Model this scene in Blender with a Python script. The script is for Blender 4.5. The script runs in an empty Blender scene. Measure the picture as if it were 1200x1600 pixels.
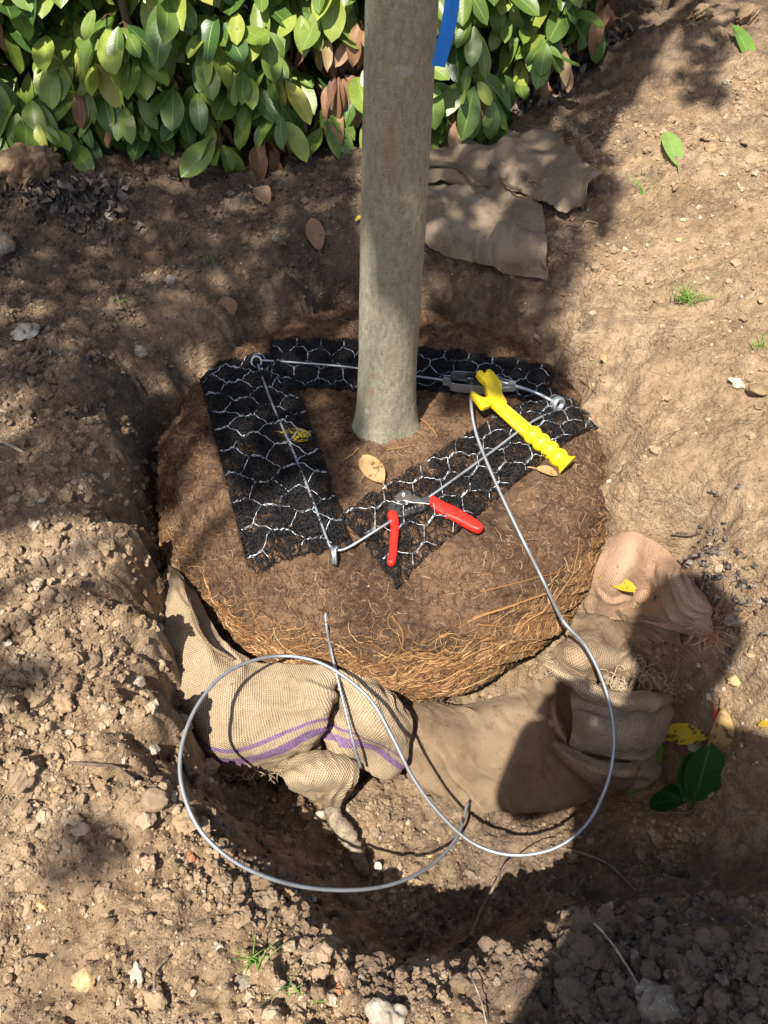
import bpy, math, random
import numpy as np
from mathutils import Vector, Matrix
rng = np.random.default_rng(7); random.seed(7)
sc = bpy.context.scene
COL = sc.collection
R_ = math.radians
# ------------------------------------------------------------------ camera, sky, sun, exposure
F_PX, H = 1200.0, 1.10
PITCH = R_(50)
cam = bpy.data.cameras.new("camera"); camo = bpy.data.objects.new("camera", cam); COL.objects.link(camo)
camo.location = (0, 0, H); camo.rotation_euler = (R_(90) - PITCH, 0, 0)
cam.sensor_fit = 'VERTICAL'; cam.sensor_height = 32.0; cam.lens = 32.0 * F_PX / 1600.0
cam.clip_start = 0.02; cam.clip_end = 500
sc.camera = camo
SUN = np.array([(890-600)/F_PX, 0, 0]) - (1080-800)/F_PX*np.array([0, math.sin(PITCH), math.cos(PITCH)]) + np.array([0, math.cos(PITCH), -math.sin(PITCH)])
SUN /= np.linalg.norm(SUN)                       # direction the light travels
EL = math.asin(-SUN[2]); AZ = math.atan2(-SUN[0], -SUN[1])
w = bpy.data.worlds.new("World"); sc.world = w; w.use_nodes = True
nt = w.node_tree; sky = nt.nodes.new('ShaderNodeTexSky'); sky.sky_type = 'NISHITA'; sky.sun_disc = False
sky.sun_elevation = EL; sky.sun_rotation = AZ; sky.dust_density = 2.0; sky.air_density = 1.0; sky.ozone_density = .6
nt.links.new(sky.outputs[0], nt.nodes['Background'].inputs[0]); nt.nodes['Background'].inputs[1].default_value = 0.085
sun = bpy.data.lights.new("sun", 'SUN'); suno = bpy.data.objects.new("sun", sun); COL.objects.link(suno)
sun.energy = 5.0; sun.angle = R_(0.53); sun.color = (1, .94, .84)
suno.rotation_euler = Vector(-SUN).to_track_quat('Z', 'Y').to_euler()
sc.view_settings.view_transform = 'Standard'; sc.view_settings.look = 'None'
sc.view_settings.exposure = 0.92; sc.view_settings.gamma = 1

# ------------------------------------------------------------------ pixel -> world
RV = np.array([1., 0, 0]); UV_ = np.array([0, math.sin(PITCH), math.cos(PITCH)]); FV = np.array([0, math.cos(PITCH), -math.sin(PITCH)])
C0 = np.array([0, 0, H])
def ray(px, py): return (px-600)/F_PX*RV - (py-800)/F_PX*UV_ + FV
def P(px, py, z):
    d = ray(px, py); return C0 + (z-H)/d[2]*d
# ------------------------------------------------------------------ numpy noise
def _h(ix, iy, s):
    n = (ix.astype(np.int64)*374761393 + iy.astype(np.int64)*668265263 + s*2246822519) & 0xffffffff
    n = ((n ^ (n >> 13))*1274126177) & 0xffffffff
    n = ((n ^ (n >> 16))*2654435761) & 0xffffffff
    return ((n ^ (n >> 15)) & 0xffffff)/float(0xffffff)
def gn(x, y, s=0):
    x = np.asarray(x, float); y = np.asarray(y, float)
    ix = np.floor(x); iy = np.floor(y); fx = x-ix; fy = y-iy
    u = fx**3*(fx*(fx*6-15)+10); v = fy**3*(fy*(fy*6-15)+10)
    def g(a, b):
        t = _h(ix+a, iy+b, s)*2*np.pi; return np.cos(t)*(fx-a)+np.sin(t)*(fy-b)
    return ((g(0,0)*(1-u)+g(1,0)*u)*(1-v) + (g(0,1)*(1-u)+g(1,1)*u)*v)*1.5
def fbm(x, y, o=4, s=0, gain=.5):
    a = 1; r = 0; f = 1
    for i in range(o):
        r = r + a*gn(x*f+i*17.3, y*f-i*9.1, s+i*13); a *= gain; f *= 2.03
    return r
def worley(x, y, s=0):
    x = np.asarray(x, float); y = np.asarray(y, float)
    ix = np.floor(x); iy = np.floor(y); d1 = np.full(x.shape, 9.); d2 = d1.copy(); idv = np.zeros(x.shape)
    for a in (-1,0,1):
        for b in (-1,0,1):
            cx = ix+a; cy = iy+b
            d = np.hypot(cx+_h(cx,cy,s)-x, cy+_h(cx,cy,s+51)-y); r = _h(cx,cy,s+99)
            m = d < d1; d2 = np.where(m, d1, np.minimum(d2, d)); idv = np.where(m, r, idv); d1 = np.where(m, d, d1)
    return d1, d2, idv
def sstep(a, b, x):
    t = np.clip((x-a)/(b-a), 0, 1); return t*t*(3-2*t)
# ------------------------------------------------------------------ mesh helpers
def mesh(name, V, Fc, mat, parent=None, smooth=True, attrs=None, uv=None):
    """V (n,3); Fc (m,k) int array or list of such arrays -> ONE object"""
    me = bpy.data.meshes.new(name); V = np.asarray(V, np.float32)
    FL = [np.asarray(f, np.int32) for f in (Fc if isinstance(Fc, list) else [Fc])]; FL = [f for f in FL if len(f)]
    loops = np.concatenate([f.ravel() for f in FL]); tot = np.concatenate([np.full(len(f), f.shape[1], np.int32) for f in FL])
    st = np.concatenate([[0], np.cumsum(tot)[:-1]]).astype(np.int32)
    me.vertices.add(len(V)); me.vertices.foreach_set('co', V.ravel())
    me.loops.add(len(loops)); me.loops.foreach_set('vertex_index', loops.astype(np.int32))
    me.polygons.add(len(tot)); me.polygons.foreach_set('loop_start', st)
    try: me.polygons.foreach_set('loop_total', tot)
    except Exception: pass
    me.update(calc_edges=True)
    me.polygons.foreach_set('use_smooth', np.full(len(tot), smooth))
    if uv is not None:
        l = me.uv_layers.new(name='UVMap'); l.data.foreach_set('uv', np.asarray(uv, np.float32)[loops].ravel())
    for k, a in (attrs or {}).items():
        at = me.attributes.new(k, 'FLOAT', 'POINT'); at.data.foreach_set('value', np.asarray(a, np.float32))
    me.validate(); me.materials.append(mat)
    o = bpy.data.objects.new(name, me); COL.objects.link(o)
    if parent is not None: o.parent = parent; o.matrix_parent_inverse = parent.matrix_world.inverted()
    return o
def tag(o, label, cat, group=None, kind=None):
    if label: o['label'] = label
    if cat: o['category'] = cat
    if group: o['group'] = group
    if kind: o['kind'] = kind
    return o
def struct(o): o['kind'] = 'structure'; return o
def thing(name, label, cat, loc=(0,0,0), group=None):
    o = bpy.data.objects.new(name, None); COL.objects.link(o); o.location = loc
    o.empty_display_size = .02; o.matrix_world = Matrix.Translation(Vector(loc)); return tag(o, label, cat, group)
class Bag:
    def __init__(s): s.V = []; s.Q = []; s.T = []; s.A = []; s.n = 0; s.U = []
    def add(s, V, Q=None, T=None, rnd=0., uv=None):
        V = np.asarray(V, float)
        if Q is not None and len(Q): s.Q.append(np.asarray(Q)+s.n)
        if T is not None and len(T): s.T.append(np.asarray(T)+s.n)
        s.V.append(V); s.A.append(np.broadcast_to(np.asarray(rnd, float), (len(V),)).copy()); s.n += len(V)
        s.U.append(np.zeros((len(V), 2)) if uv is None else np.asarray(uv)); return s
    def obj(s, name, mat, parent=None, smooth=True):
        fl = []
        if s.Q: fl.append(np.concatenate(s.Q))
        if s.T: fl.append(np.concatenate(s.T))
        return mesh(name, np.concatenate(s.V), fl, mat, parent, smooth, {'rnd': np.concatenate(s.A)}, np.concatenate(s.U))
def strands(Pt, Rd, sides=3, rnd=None):
    """Pt (n,m,3), Rd (n,m) -> V,Q,rnd"""
    n, m, _ = Pt.shape
    T = np.gradient(Pt, axis=1); T /= np.linalg.norm(T, axis=2, keepdims=True)+1e-12
    ref = np.where(np.abs(T[:, :1, 2:3]) > .9, np.array([1., 0, 0]), np.array([0, 0, 1.])); ref = np.broadcast_to(ref, T.shape)
    N = np.cross(T, ref); N /= np.linalg.norm(N, axis=2, keepdims=True)+1e-12; B = np.cross(T, N)
    a = np.arange(sides)*2*np.pi/sides
    V = Pt[:, :, None] + Rd[:, :, None, None]*(np.cos(a)[:, None]*N[:, :, None]+np.sin(a)[:, None]*B[:, :, None])
    idx = np.arange(n*m*sides).reshape(n, m, sides); j = np.roll(idx, -1, axis=2)
    Q = np.stack([idx[:, :-1], idx[:, 1:], j[:, 1:], j[:, :-1]], -1).reshape(-1, 4)
    r = np.repeat(rng.random(n) if rnd is None else rnd, m*sides)
    return V.reshape(-1, 3), Q, r
def crom(pts, n):
    """Catmull-Rom through pts -> n samples, even arclength"""
    p = np.asarray(pts, float); q = np.vstack([2*p[0]-p[1], p, 2*p[-1]-p[-2]])
    t = np.linspace(0, len(p)-1-1e-9, n*4); i = t.astype(int); f = (t-i)[:, None]
    a, b, c, d = q[i], q[i+1], q[i+2], q[i+3]
    o = .5*((2*b)+(c-a)*f+(2*a-5*b+4*c-d)*f**2+(3*b-a-3*c+d)*f**3)
    s = np.concatenate([[0], np.cumsum(np.linalg.norm(np.diff(o, axis=0), axis=1))]); u = np.linspace(0, s[-1], n)
    return np.stack([np.interp(u, s, o[:, k]) for k in range(o.shape[1])], 1)
def tube(bag, pts, rad, sides=10, rnd=0., lobes=0, pitch=.03, n=None, caps=True):
    pts = np.asarray(pts, float)
    L = np.linalg.norm(np.diff(pts, axis=0), axis=1).sum()
    p = crom(pts, n or max(4, int(L/.006))); m = len(p)
    T = np.gradient(p, axis=0); T /= np.linalg.norm(T, axis=1, keepdims=True)+1e-12
    N = np.zeros_like(p); v = np.cross(T[0], [0, 0, 1.]);
    if np.linalg.norm(v) < .1: v = np.cross(T[0], [0, 1., 0])
    N[0] = v/np.linalg.norm(v)
    for i in range(1, m):
        v = N[i-1]-T[i]*np.dot(N[i-1], T[i]); N[i] = v/np.linalg.norm(v)
    B = np.cross(T, N); s = np.linspace(0, L, m); a = np.arange(sides)*2*np.pi/sides
    rr = np.interp(np.linspace(0, 1, m), np.linspace(0, 1, len(np.atleast_1d(rad))), np.atleast_1d(rad)) if np.ndim(rad) else np.full(m, rad)
    ang = a[None, :] + (s/pitch*2*np.pi)[:, None] if lobes else np.broadcast_to(a, (m, sides))
    rad2 = rr[:, None]*(1+(.2*np.cos(lobes*a)[None, :] if lobes else 0))
    V = p[:, None]+rad2[..., None]*(np.cos(ang)[..., None]*N[:, None]+np.sin(ang)[..., None]*B[:, None])
    idx = np.arange(m*sides).reshape(m, sides); j = np.roll(idx, -1, 1)
    Q = np.stack([idx[:-1], j[:-1], j[1:], idx[1:]], -1).reshape(-1, 4)
    V = V.reshape(-1, 3); Tn = []
    if caps:
        V = np.vstack([V, p[0], p[-1]]); c0, c1 = m*sides, m*sides+1
        Tn = np.concatenate([np.stack([np.full(sides, c0), j[0], idx[0]], 1), np.stack([np.full(sides, c1), idx[-1], j[-1]], 1)])
    uv = np.zeros((len(V), 2)); uv[:m*sides, 0] = np.repeat(s, sides); uv[:m*sides, 1] = np.tile(a, m)
    bag.add(V, Q, Tn, rnd, uv); return bag
def lathe(bag, prof, origin, axis, sides=28, rnd=0.):
    """prof list of (dist along axis, radius)"""
    ax = np.asarray(axis, float); ax /= np.linalg.norm(ax); u = np.cross(ax, [0, 0, 1.]);
    if np.linalg.norm(u) < .1: u = np.cross(ax, [0, 1., 0])
    u /= np.linalg.norm(u); v = np.cross(ax, u); a = np.arange(sides)*2*np.pi/sides
    pr = np.asarray(prof, float); m = len(pr)
    V = np.asarray(origin)+pr[:, 0][:, None, None]*ax+pr[:, 1][:, None, None]*(np.cos(a)[:, None]*u+np.sin(a)[:, None]*v)
    idx = np.arange(m*sides).reshape(m, sides); j = np.roll(idx, -1, 1)
    Q = np.stack([idx[:-1], j[:-1], j[1:], idx[1:]], -1).reshape(-1, 4)
    bag.add(V.reshape(-1, 3), Q, None, rnd); return bag
def prism(bag, poly, z0, z1, M=None, bevel=0.0, rnd=0.):
    """extruded outline (2-D), rounded top edge, transformed by M (4x4)"""
    p = np.asarray(poly, float); n = len(p)
    area = .5*np.sum(p[:, 0]*np.roll(p[:, 1], -1)-np.roll(p[:, 0], -1)*p[:, 1])
    if area < 0: p = p[::-1]
    d = np.roll(p, -1, 0)-p; d /= np.linalg.norm(d, axis=1, keepdims=True)+1e-12; nr = np.stack([-d[:, 1], d[:, 0]], 1)
    b = nr+np.roll(nr, 1, 0); b /= np.linalg.norm(b, axis=1, keepdims=True)+1e-9
    lay = [(0, z0+bevel), (0, z1-bevel)] if bevel == 0 else [(bevel, z0), (bevel*.3, z0+bevel*.3), (0, z0+bevel), (0, z1-bevel), (bevel*.3, z1-bevel*.3), (bevel, z1)]
    V = np.concatenate([np.column_stack([p+b*o, np.full(n, z)]) for o, z in lay]); k = len(lay)
    idx = np.arange(k*n).reshape(k, n); j = np.roll(idx, -1, 1)
    Q = np.stack([idx[:-1], j[:-1], j[1:], idx[1:]], -1).reshape(-1, 4)
    from mathutils.geometry import tessellate_polygon
    tri = np.array(tessellate_polygon([[Vector((x, y, 0)) for x, y in V[(k-1)*n:, :2]]]))
    a2 = np.cross(V[(k-1)*n+tri[:, 1], :2]-V[(k-1)*n+tri[:, 0], :2], V[(k-1)*n+tri[:, 2], :2]-V[(k-1)*n+tri[:, 0], :2])
    tri[a2 < 0] = tri[a2 < 0][:, ::-1]
    T = np.concatenate([tri+(k-1)*n, tri[:, ::-1]])
    if M is not None: V = V@np.asarray(M)[:3, :3].T+np.asarray(M)[:3, 3]
    bag.add(V, Q, T, rnd); return bag
def frame(o, x, up=(0, 0, 1)):
    x = np.asarray(x, float); x /= np.linalg.norm(x); z = np.asarray(up, float); y = np.cross(z, x); y /= np.linalg.norm(y); z = np.cross(x, y)
    M = np.eye(4); M[:3, 0] = x; M[:3, 1] = y; M[:3, 2] = z; M[:3, 3] = o; return M
def ico(sub):
    import bmesh
    b = bmesh.new(); bmesh.ops.create_icosphere(b, subdivisions=sub, radius=1.0); b.verts.ensure_lookup_table()
    V = np.array([v.co[:] for v in b.verts]); T = np.array([[v.index for v in f.verts] for f in b.faces]); b.free(); return V, T
def lump(sub, seed, rough=.25, facets=7):
    V, T = ico(sub); r = np.random.default_rng(seed)
    d = r.normal(size=(facets, 3)); d /= np.linalg.norm(d, axis=1, keepdims=True); lim = r.uniform(.62, .95, facets)
    for k in range(facets):
        pr = V@d[k]; V = V-np.maximum(pr-lim[k], 0)[:, None]*d[k]*.9
    V = V*(1+rough*fbm(V[:, 0]*1.6+seed, V[:, 1]*1.6+V[:, 2]*1.1, 3, seed))[:, None]
    return V, T
# ------------------------------------------------------------------ materials
def N(nt, t, **k):
    n = nt.nodes.new(t)
    for a, b in k.items():
        if a.startswith('i_'):
            q = a[2:]; q = int(q) if q.isdigit() else q.replace('_', ' '); n.inputs[q].default_value = b
        else: setattr(n, a, b)
    return n
def newmat(name, rough=.8, spec=.3, col=(.5, .5, .5), metal=0.):
    m = bpy.data.materials.new(name); m.use_nodes = True; nt = m.node_tree; b = nt.nodes['Principled BSDF']
    b.inputs['Roughness'].default_value = rough; b.inputs['Specular IOR Level'].default_value = spec
    b.inputs['Base Color'].default_value = (*col, 1); b.inputs['Metallic'].default_value = metal
    return m, nt, b
def mixc(nt, f, a, b, mode='MIX'):
    n = nt.nodes.new('ShaderNodeMix'); n.data_type = 'RGBA'; n.blend_type = mode
    for s, v in ((0, f), (6, a), (7, b)):
        if isinstance(v, (int, float)): n.inputs[s].default_value = v
        elif isinstance(v, tuple): n.inputs[s].default_value = (*v, 1)
        else: nt.links.new(v, n.inputs[s])
    return n.outputs[2]
def math_(nt, op, a, b=0., c=None):
    n = nt.nodes.new('ShaderNodeMath'); n.operation = op
    for s, v in enumerate((a, b) if c is None else (a, b, c)):
        if isinstance(v, (int, float)): n.inputs[s].default_value = v
        else: nt.links.new(v, n.inputs[s])
    return n.outputs[0]
def ramp(nt, x, stops):
    n = nt.nodes.new('ShaderNodeValToRGB'); e = n.color_ramp.elements
    while len(e) < len(stops): e.new(.5)
    for q, (p, c) in zip(e, stops):
        q.position = p; q.color = (*c, 1) if isinstance(c, tuple) else (c, c, c, 1)
    nt.links.new(x, n.inputs[0]); return n.outputs[0]
def noise(nt, scale, detail=4, rough=.55, vec=None, dist=0.):
    n = N(nt, 'ShaderNodeTexNoise', i_Scale=scale, i_Detail=detail, i_Roughness=rough, i_Distortion=dist)
    if vec is None: vec = nt.nodes.new('ShaderNodeNewGeometry').outputs['Position']
    nt.links.new(vec, n.inputs['Vector']); return n.outputs[0]
def bump(nt, b, h, strength=.5, dist=.003, prev=None):
    n = N(nt, 'ShaderNodeBump', i_Strength=strength, i_Distance=dist); nt.links.new(h, n.inputs['Height'])
    if prev is not None: nt.links.new(prev, n.inputs['Normal'])
    nt.links.new(n.outputs[0], b.inputs['Normal']); return n.outputs[0]
def attr(nt, name): return N(nt, 'ShaderNodeAttribute', attribute_name=name).outputs['Fac']
def soil_mat(name, crumbs=False):
    m, nt, b = newmat(name, .92, .15)
    n1, n2, n3 = noise(nt, 5, 5, .6), noise(nt, 32, 5, .65), noise(nt, 190, 3, .6)
    c = ramp(nt, n1, [(.3, (.25, .168, .098)), (.5, (.372, .258, .160)), (.72, (.46, .34, .226))])
    c = mixc(nt, ramp(nt, n2, [(.36, .7), (.6, 0.)]), c, (.165, .103, .058))
    c = mixc(nt, ramp(nt, n3, [(.55, 0.), (.8, .6)]), c, (.40, .29, .18))
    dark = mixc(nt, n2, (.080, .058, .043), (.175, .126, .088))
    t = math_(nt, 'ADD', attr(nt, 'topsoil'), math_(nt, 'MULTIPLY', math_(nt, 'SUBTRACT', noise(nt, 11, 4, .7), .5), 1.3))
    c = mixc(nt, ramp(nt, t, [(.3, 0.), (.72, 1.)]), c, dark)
    if crumbs:
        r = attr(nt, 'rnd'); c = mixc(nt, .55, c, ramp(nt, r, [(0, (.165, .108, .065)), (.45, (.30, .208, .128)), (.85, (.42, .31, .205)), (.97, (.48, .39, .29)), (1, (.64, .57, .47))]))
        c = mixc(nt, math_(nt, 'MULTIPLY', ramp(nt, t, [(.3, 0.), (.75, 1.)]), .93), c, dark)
    else:
        geo = nt.nodes.new('ShaderNodeNewGeometry')
        v = N(nt, 'ShaderNodeTexVoronoi', i_Scale=95.); nt.links.new(geo.outputs['Position'], v.inputs['Vector'])
        sp = math_(nt, 'MULTIPLY', math_(nt, 'LESS_THAN', v.outputs['Distance'], .2), math_(nt, 'GREATER_THAN', N(nt, 'ShaderNodeSeparateColor').outputs[0], .5))
        sepc = nt.nodes[-1]; nt.links.new(v.outputs['Color'], sepc.inputs[0])
        sp = math_(nt, 'MULTIPLY', math_(nt, 'LESS_THAN', v.outputs['Distance'], .22), math_(nt, 'GREATER_THAN', sepc.outputs[0], .86))
        c = mixc(nt, math_(nt, 'MULTIPLY', sp, .8), c, (.52, .45, .36))
    nt.links.new(c, b.inputs['Base Color'])
    hh = math_(nt, 'ADD', math_(nt, 'MULTIPLY', noise(nt, 120, 6, .7), 1.), math_(nt, 'MULTIPLY', noise(nt, 420, 3, .6), .35))
    if crumbs: bump(nt, b, hh, .9, .003)
    else:
        pos = nt.nodes.new('ShaderNodeNewGeometry').outputs['Position']
        wp = N(nt, 'ShaderNodeVectorMath', operation='ADD'); nz = N(nt, 'ShaderNodeTexNoise', i_Scale=60., i_Detail=3.); nt.links.new(pos, nz.inputs[0])
        sc3 = N(nt, 'ShaderNodeVectorMath', operation='SCALE'); sc3.inputs['Scale'].default_value = .012; nt.links.new(nz.outputs['Color'], sc3.inputs[0]); nt.links.new(pos, wp.inputs[0]); nt.links.new(sc3.outputs[0], wp.inputs[1])
        g = None
        for sca, amp in ((95., 1.), (210., .55)):
            vo = N(nt, 'ShaderNodeTexVoronoi', i_Scale=sca, feature='SMOOTH_F1'); vo.inputs['Smoothness'].default_value = .35; nt.links.new(wp.outputs[0], vo.inputs['Vector'])
            h1 = math_(nt, 'MULTIPLY', math_(nt, 'SUBTRACT', .6, vo.outputs['Distance']), amp); g = h1 if g is None else math_(nt, 'ADD', g, h1)
        patch = ramp(nt, noise(nt, 9, 4, .6), [(.38, .25), (.6, 1.)])
        p1 = bump(nt, b, math_(nt, 'MULTIPLY', g, patch), 1., .007); bump(nt, b, hh, 1., .006, p1)
    return m
M_SOIL = soil_mat('soil'); M_CRUMB = soil_mat('soil_crumb', True)
def stone_mat(name, c0, c1, c2=None):
    m, nt, b = newmat(name, .7, .35)
    oi = N(nt, 'ShaderNodeObjectInfo').outputs['Random']
    tc = nt.nodes.new('ShaderNodeTexCoord').outputs['Object']
    n = noise(nt, 2.2, 5, .6, tc); c = mixc(nt, ramp(nt, n, [(.35, 0.), (.65, 1.)]), c0, c1)
    if c2: c = mixc(nt, ramp(nt, noise(nt, 5, 4, .6, tc), [(.55, 0.), (.62, 1.)]), c, c2)
    c = mixc(nt, ramp(nt, noise(nt, 60, 4, .6), [(.4, 0.), (.68, .8)]), c, (.25, .165, .095))
    c = mixc(nt, 1., c, ramp(nt, oi, [(0, .75), (1, 1.1)]), 'MULTIPLY')
    nt.links.new(c, b.inputs['Base Color']); bump(nt, b, noise(nt, 150, 4, .6), .4, .002); return m
M_ST = {'white': stone_mat('pale_flint', (.56, .51, .43), (.40, .34, .26)), 'grey': stone_mat('grey_flint', (.14, .125, .105), (.25, .215, .17), (.38, .33, .27)),
        'tan': stone_mat('tan_stone', (.36, .25, .14), (.30, .2, .115)), 'brown': stone_mat('brown_stone', (.21, .145, .09), (.28, .2, .13)),
        'orange': stone_mat('brick_orange', (.50, .14, .05), (.42, .17, .08)), 'red': stone_mat('red_stone', (.36, .1, .06), (.4, .18, .1)), 'ochre': stone_mat('ochre_flint', (.42, .26, .09), (.5, .38, .22), (.3, .2, .1))}
def fibre_mat(name, stops, rough=.75, spec=.25):
    m, nt, b = newmat(name, rough, spec); nt.links.new(ramp(nt, attr(nt, 'rnd'), stops), b.inputs['Base Color']); return m
M_ROOT = fibre_mat('root_fibre', [(0, (.055, .028, .016)), (.5, (.13, .068, .036)), (.8, (.22, .122, .064)), (.95, (.36, .22, .125)), (1, (.5, .36, .22))])
M_STRAW = fibre_mat('straw_root', [(0, (.12, .056, .024)), (.5, (.25, .128, .052)), (.85, (.40, .23, .10)), (1, (.54, .36, .18))])
M_BLACKF = fibre_mat('black_fibre', [(0, (.004, .004, .005)), (1, (.016, .016, .018))], .6, .35)
M_JUTE = fibre_mat('jute_thread', [(0, (.24, .17, .11)), (1, (.46, .36, .25))])
M_TWIG = fibre_mat('dry_twig', [(0, (.12, .08, .055)), (.6, (.24, .17, .12)), (1, (.5, .42, .3))])
_n = M_TWIG.node_tree; _b = _n.nodes['Principled BSDF']; _c = _b.inputs['Base Color'].links[0].from_socket
_n.links.new(mixc(_n, ramp(_n, noise(_n, 85, 5, .7), [(.35, 0.), (.65, .75)]), _c, (.075, .05, .035)), _b.inputs['Base Color']); bump(_n, _b, noise(_n, 120, 5, .7), .9, .004)
M_GRASS = fibre_mat('grass_blade', [(0, (.07, .16, .025)), (1, (.2, .32, .06))], .5)
M_PINKT = fibre_mat('pink_thread', [(0, (.42, .17, .10)), (1, (.55, .32, .2))])
def ball_mat():
    m, nt, b = newmat('root_ball_soil', .93, .12)
    a, c_, d = noise(nt, 7, 5, .6), noise(nt, 60, 5, .7), noise(nt, 330, 3, .7)
    c = mixc(nt, ramp(nt, a, [(.38, 0.), (.6, 1.)]), (.052, .032, .021), (.185, .112, .067))
    c = mixc(nt, ramp(nt, c_, [(.45, 0.), (.75, .8)]), c, (.19, .115, .066))
    c = mixc(nt, ramp(nt, d, [(.62, 0.), (.75, .6)]), c, (.3, .2, .12))
    nt.links.new(c, b.inputs['Base Color'])
    bump(nt, b, math_(nt, 'ADD', c_, math_(nt, 'MULTIPLY', d, .5)), 1., .006); return m
M_BALL = ball_mat()
def bark_mat():
    m, nt, b = newmat('smooth_bark', .78, .25)
    tc = nt.nodes.new('ShaderNodeNewGeometry').outputs['Position']
    mp = N(nt, 'ShaderNodeMapping'); mp.inputs['Scale'].default_value = (1, 1, .5); nt.links.new(tc, mp.inputs[0])
    mh = N(nt, 'ShaderNodeMapping'); mh.inputs['Scale'].default_value = (.5, .5, 1.6); nt.links.new(tc, mh.inputs[0])
    v = noise(nt, 130, 5, .65, mp.outputs[0]); hz = noise(nt, 190, 4, .6, mh.outputs[0]); big = noise(nt, 9, 4, .6)
    c = mixc(nt, ramp(nt, v, [(.34, 0.), (.66, 1.)]), (.20, .184, .124), (.345, .322, .235))
    c = mixc(nt, ramp(nt, hz, [(.56, 0.), (.72, .5)]), c, (.43, .41, .33))
    c = mixc(nt, ramp(nt, big, [(.4, .0), (.65, .4)]), c, (.20, .185, .115))
    c = mixc(nt, ramp(nt, noise(nt, 17, 3, .5), [(.66, 0.), (.72, .55)]), c, (.40, .39, .36))
    ml = N(nt, 'ShaderNodeMapping'); ml.inputs['Scale'].default_value = (.55, .55, 1.3); nt.links.new(tc, ml.inputs[0])
    vl = N(nt, 'ShaderNodeTexVoronoi', i_Scale=300.); nt.links.new(ml.outputs[0], vl.inputs['Vector'])
    c = mixc(nt, math_(nt, 'MULTIPLY', ramp(nt, vl.outputs['Distance'], [(.16, 1.), (.3, 0.)]), .75), c, (.42, .395, .31))
    ml2 = N(nt, 'ShaderNodeMapping'); ml2.inputs['Scale'].default_value = (1.6, 1.6, .35); nt.links.new(tc, ml2.inputs[0])
    c = mixc(nt, ramp(nt, noise(nt, 150, 5, .7, ml2.outputs[0]), [(.56, 0.), (.7, .5)]), c, (.12, .11, .08))
    sx = N(nt, 'ShaderNodeSeparateXYZ'); nt.links.new(tc, sx.inputs[0])
    def spot(x, z, rx, rz):
        q = math_(nt, 'ADD', math_(nt, 'POWER', math_(nt, 'DIVIDE', math_(nt, 'SUBTRACT', sx.outputs[0], x), rx), 2.), math_(nt, 'POWER', math_(nt, 'DIVIDE', math_(nt, 'SUBTRACT', sx.outputs[2], z), rz), 2.))
        return math_(nt, 'MULTIPLY', ramp(nt, math_(nt, 'ADD', q, math_(nt, 'MULTIPLY', noise(nt, 90, 4), .9)), [(.45, 1.), (1., 0.)]), .45)
    for s in ((.008, .585, .016, .075), (-.025, .12, .012, .02), (-.02, .16, .01, .012)): c = mixc(nt, spot(*s), c, (.27, .12, .07))
    nt.links.new(c, b.inputs['Base Color'])
    bump(nt, b, math_(nt, 'ADD', v, math_(nt, 'MULTIPLY', hz, .6)), .4, .003); return m
M_BARK = bark_mat()
def jute_mat(name, c0, c1, dirt=(.15, .09, .05), dirt_amt=.5, period=.0046, stripe=None):
    m, nt, b = newmat(name, .93, .1)
    uv = N(nt, 'ShaderNodeUVMap'); sx = N(nt, 'ShaderNodeSeparateXYZ'); nt.links.new(uv.outputs[0], sx.inputs[0])
    wob = math_(nt, 'MULTIPLY', math_(nt, 'SUBTRACT', noise(nt, 40, 3), .5), .004)
    k = 2*math.pi/period
    U = math_(nt, 'SINE', math_(nt, 'MULTIPLY', math_(nt, 'ADD', sx.outputs[0], wob), k)); V = math_(nt, 'SINE', math_(nt, 'MULTIPLY', math_(nt, 'ADD', sx.outputs[1], wob), k*.72))
    wv = math_(nt, 'MULTIPLY', math_(nt, 'ADD', math_(nt, 'MULTIPLY', U, V), 1.), .5)
    f = math_(nt, 'ADD', math_(nt, 'MULTIPLY', wv, .55), math_(nt, 'MULTIPLY', noise(nt, 260, 3, .7), .45))
    c = mixc(nt, ramp(nt, f, [(.25, 0.), (.7, 1.)]), c0, c1)
    if stripe:
        fa = math_(nt, 'ADD', attr(nt, 'frac'), wob)
        for a, z in stripe:
            s = math_(nt, 'MULTIPLY', math_(nt, 'GREATER_THAN', fa, a), math_(nt, 'LESS_THAN', fa, z))
            s = math_(nt, 'MULTIPLY', s, ramp(nt, noise(nt, 300, 2, .7), [(.3, .45), (.6, .95)]))
            c = mixc(nt, s, c, (.17, .085, .27))
    c = mixc(nt, math_(nt, 'MULTIPLY', ramp(nt, noise(nt, 9, 5, .65), [(.4, 0.), (.7, 1.)]), dirt_amt), c, dirt)
    c = mixc(nt, math_(nt, 'MULTIPLY', ramp(nt, noise(nt, 45, 5, .7), [(.55, 0.), (.68, 1.)]), dirt_amt*.8), c, dirt)
    nt.links.new(c, b.inputs['Base Color']); p = bump(nt, b, f, 1., .004); bump(nt, b, noise(nt, 28, 3), .2, .006, p); return m
M_JUTE_A = jute_mat('jute_clean', (.26, .185, .112), (.53, .41, .275), dirt_amt=.3, stripe=((.665, .755), (.575, .605)))
M_JUTE_A2 = jute_mat('jute_clean_plain', (.26, .185, .112), (.53, .41, .275), dirt_amt=.4)
M_JUTE_B = jute_mat('jute_soiled', (.24, .165, .105), (.40, .29, .19), dirt_amt=.75, period=.004)
M_JUTE_C = jute_mat('jute_weathered', (.25, .185, .125), (.45, .35, .25), (.13, .09, .06), .6, period=.004)
M_JUTE_P = jute_mat('jute_pink', (.42, .25, .155), (.60, .40, .27), (.1, .07, .05), .35, period=.0035)
M_GALV, nt_, b_ = newmat('galvanised_steel', .42, .5, (.50, .53, .55), .85)
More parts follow.
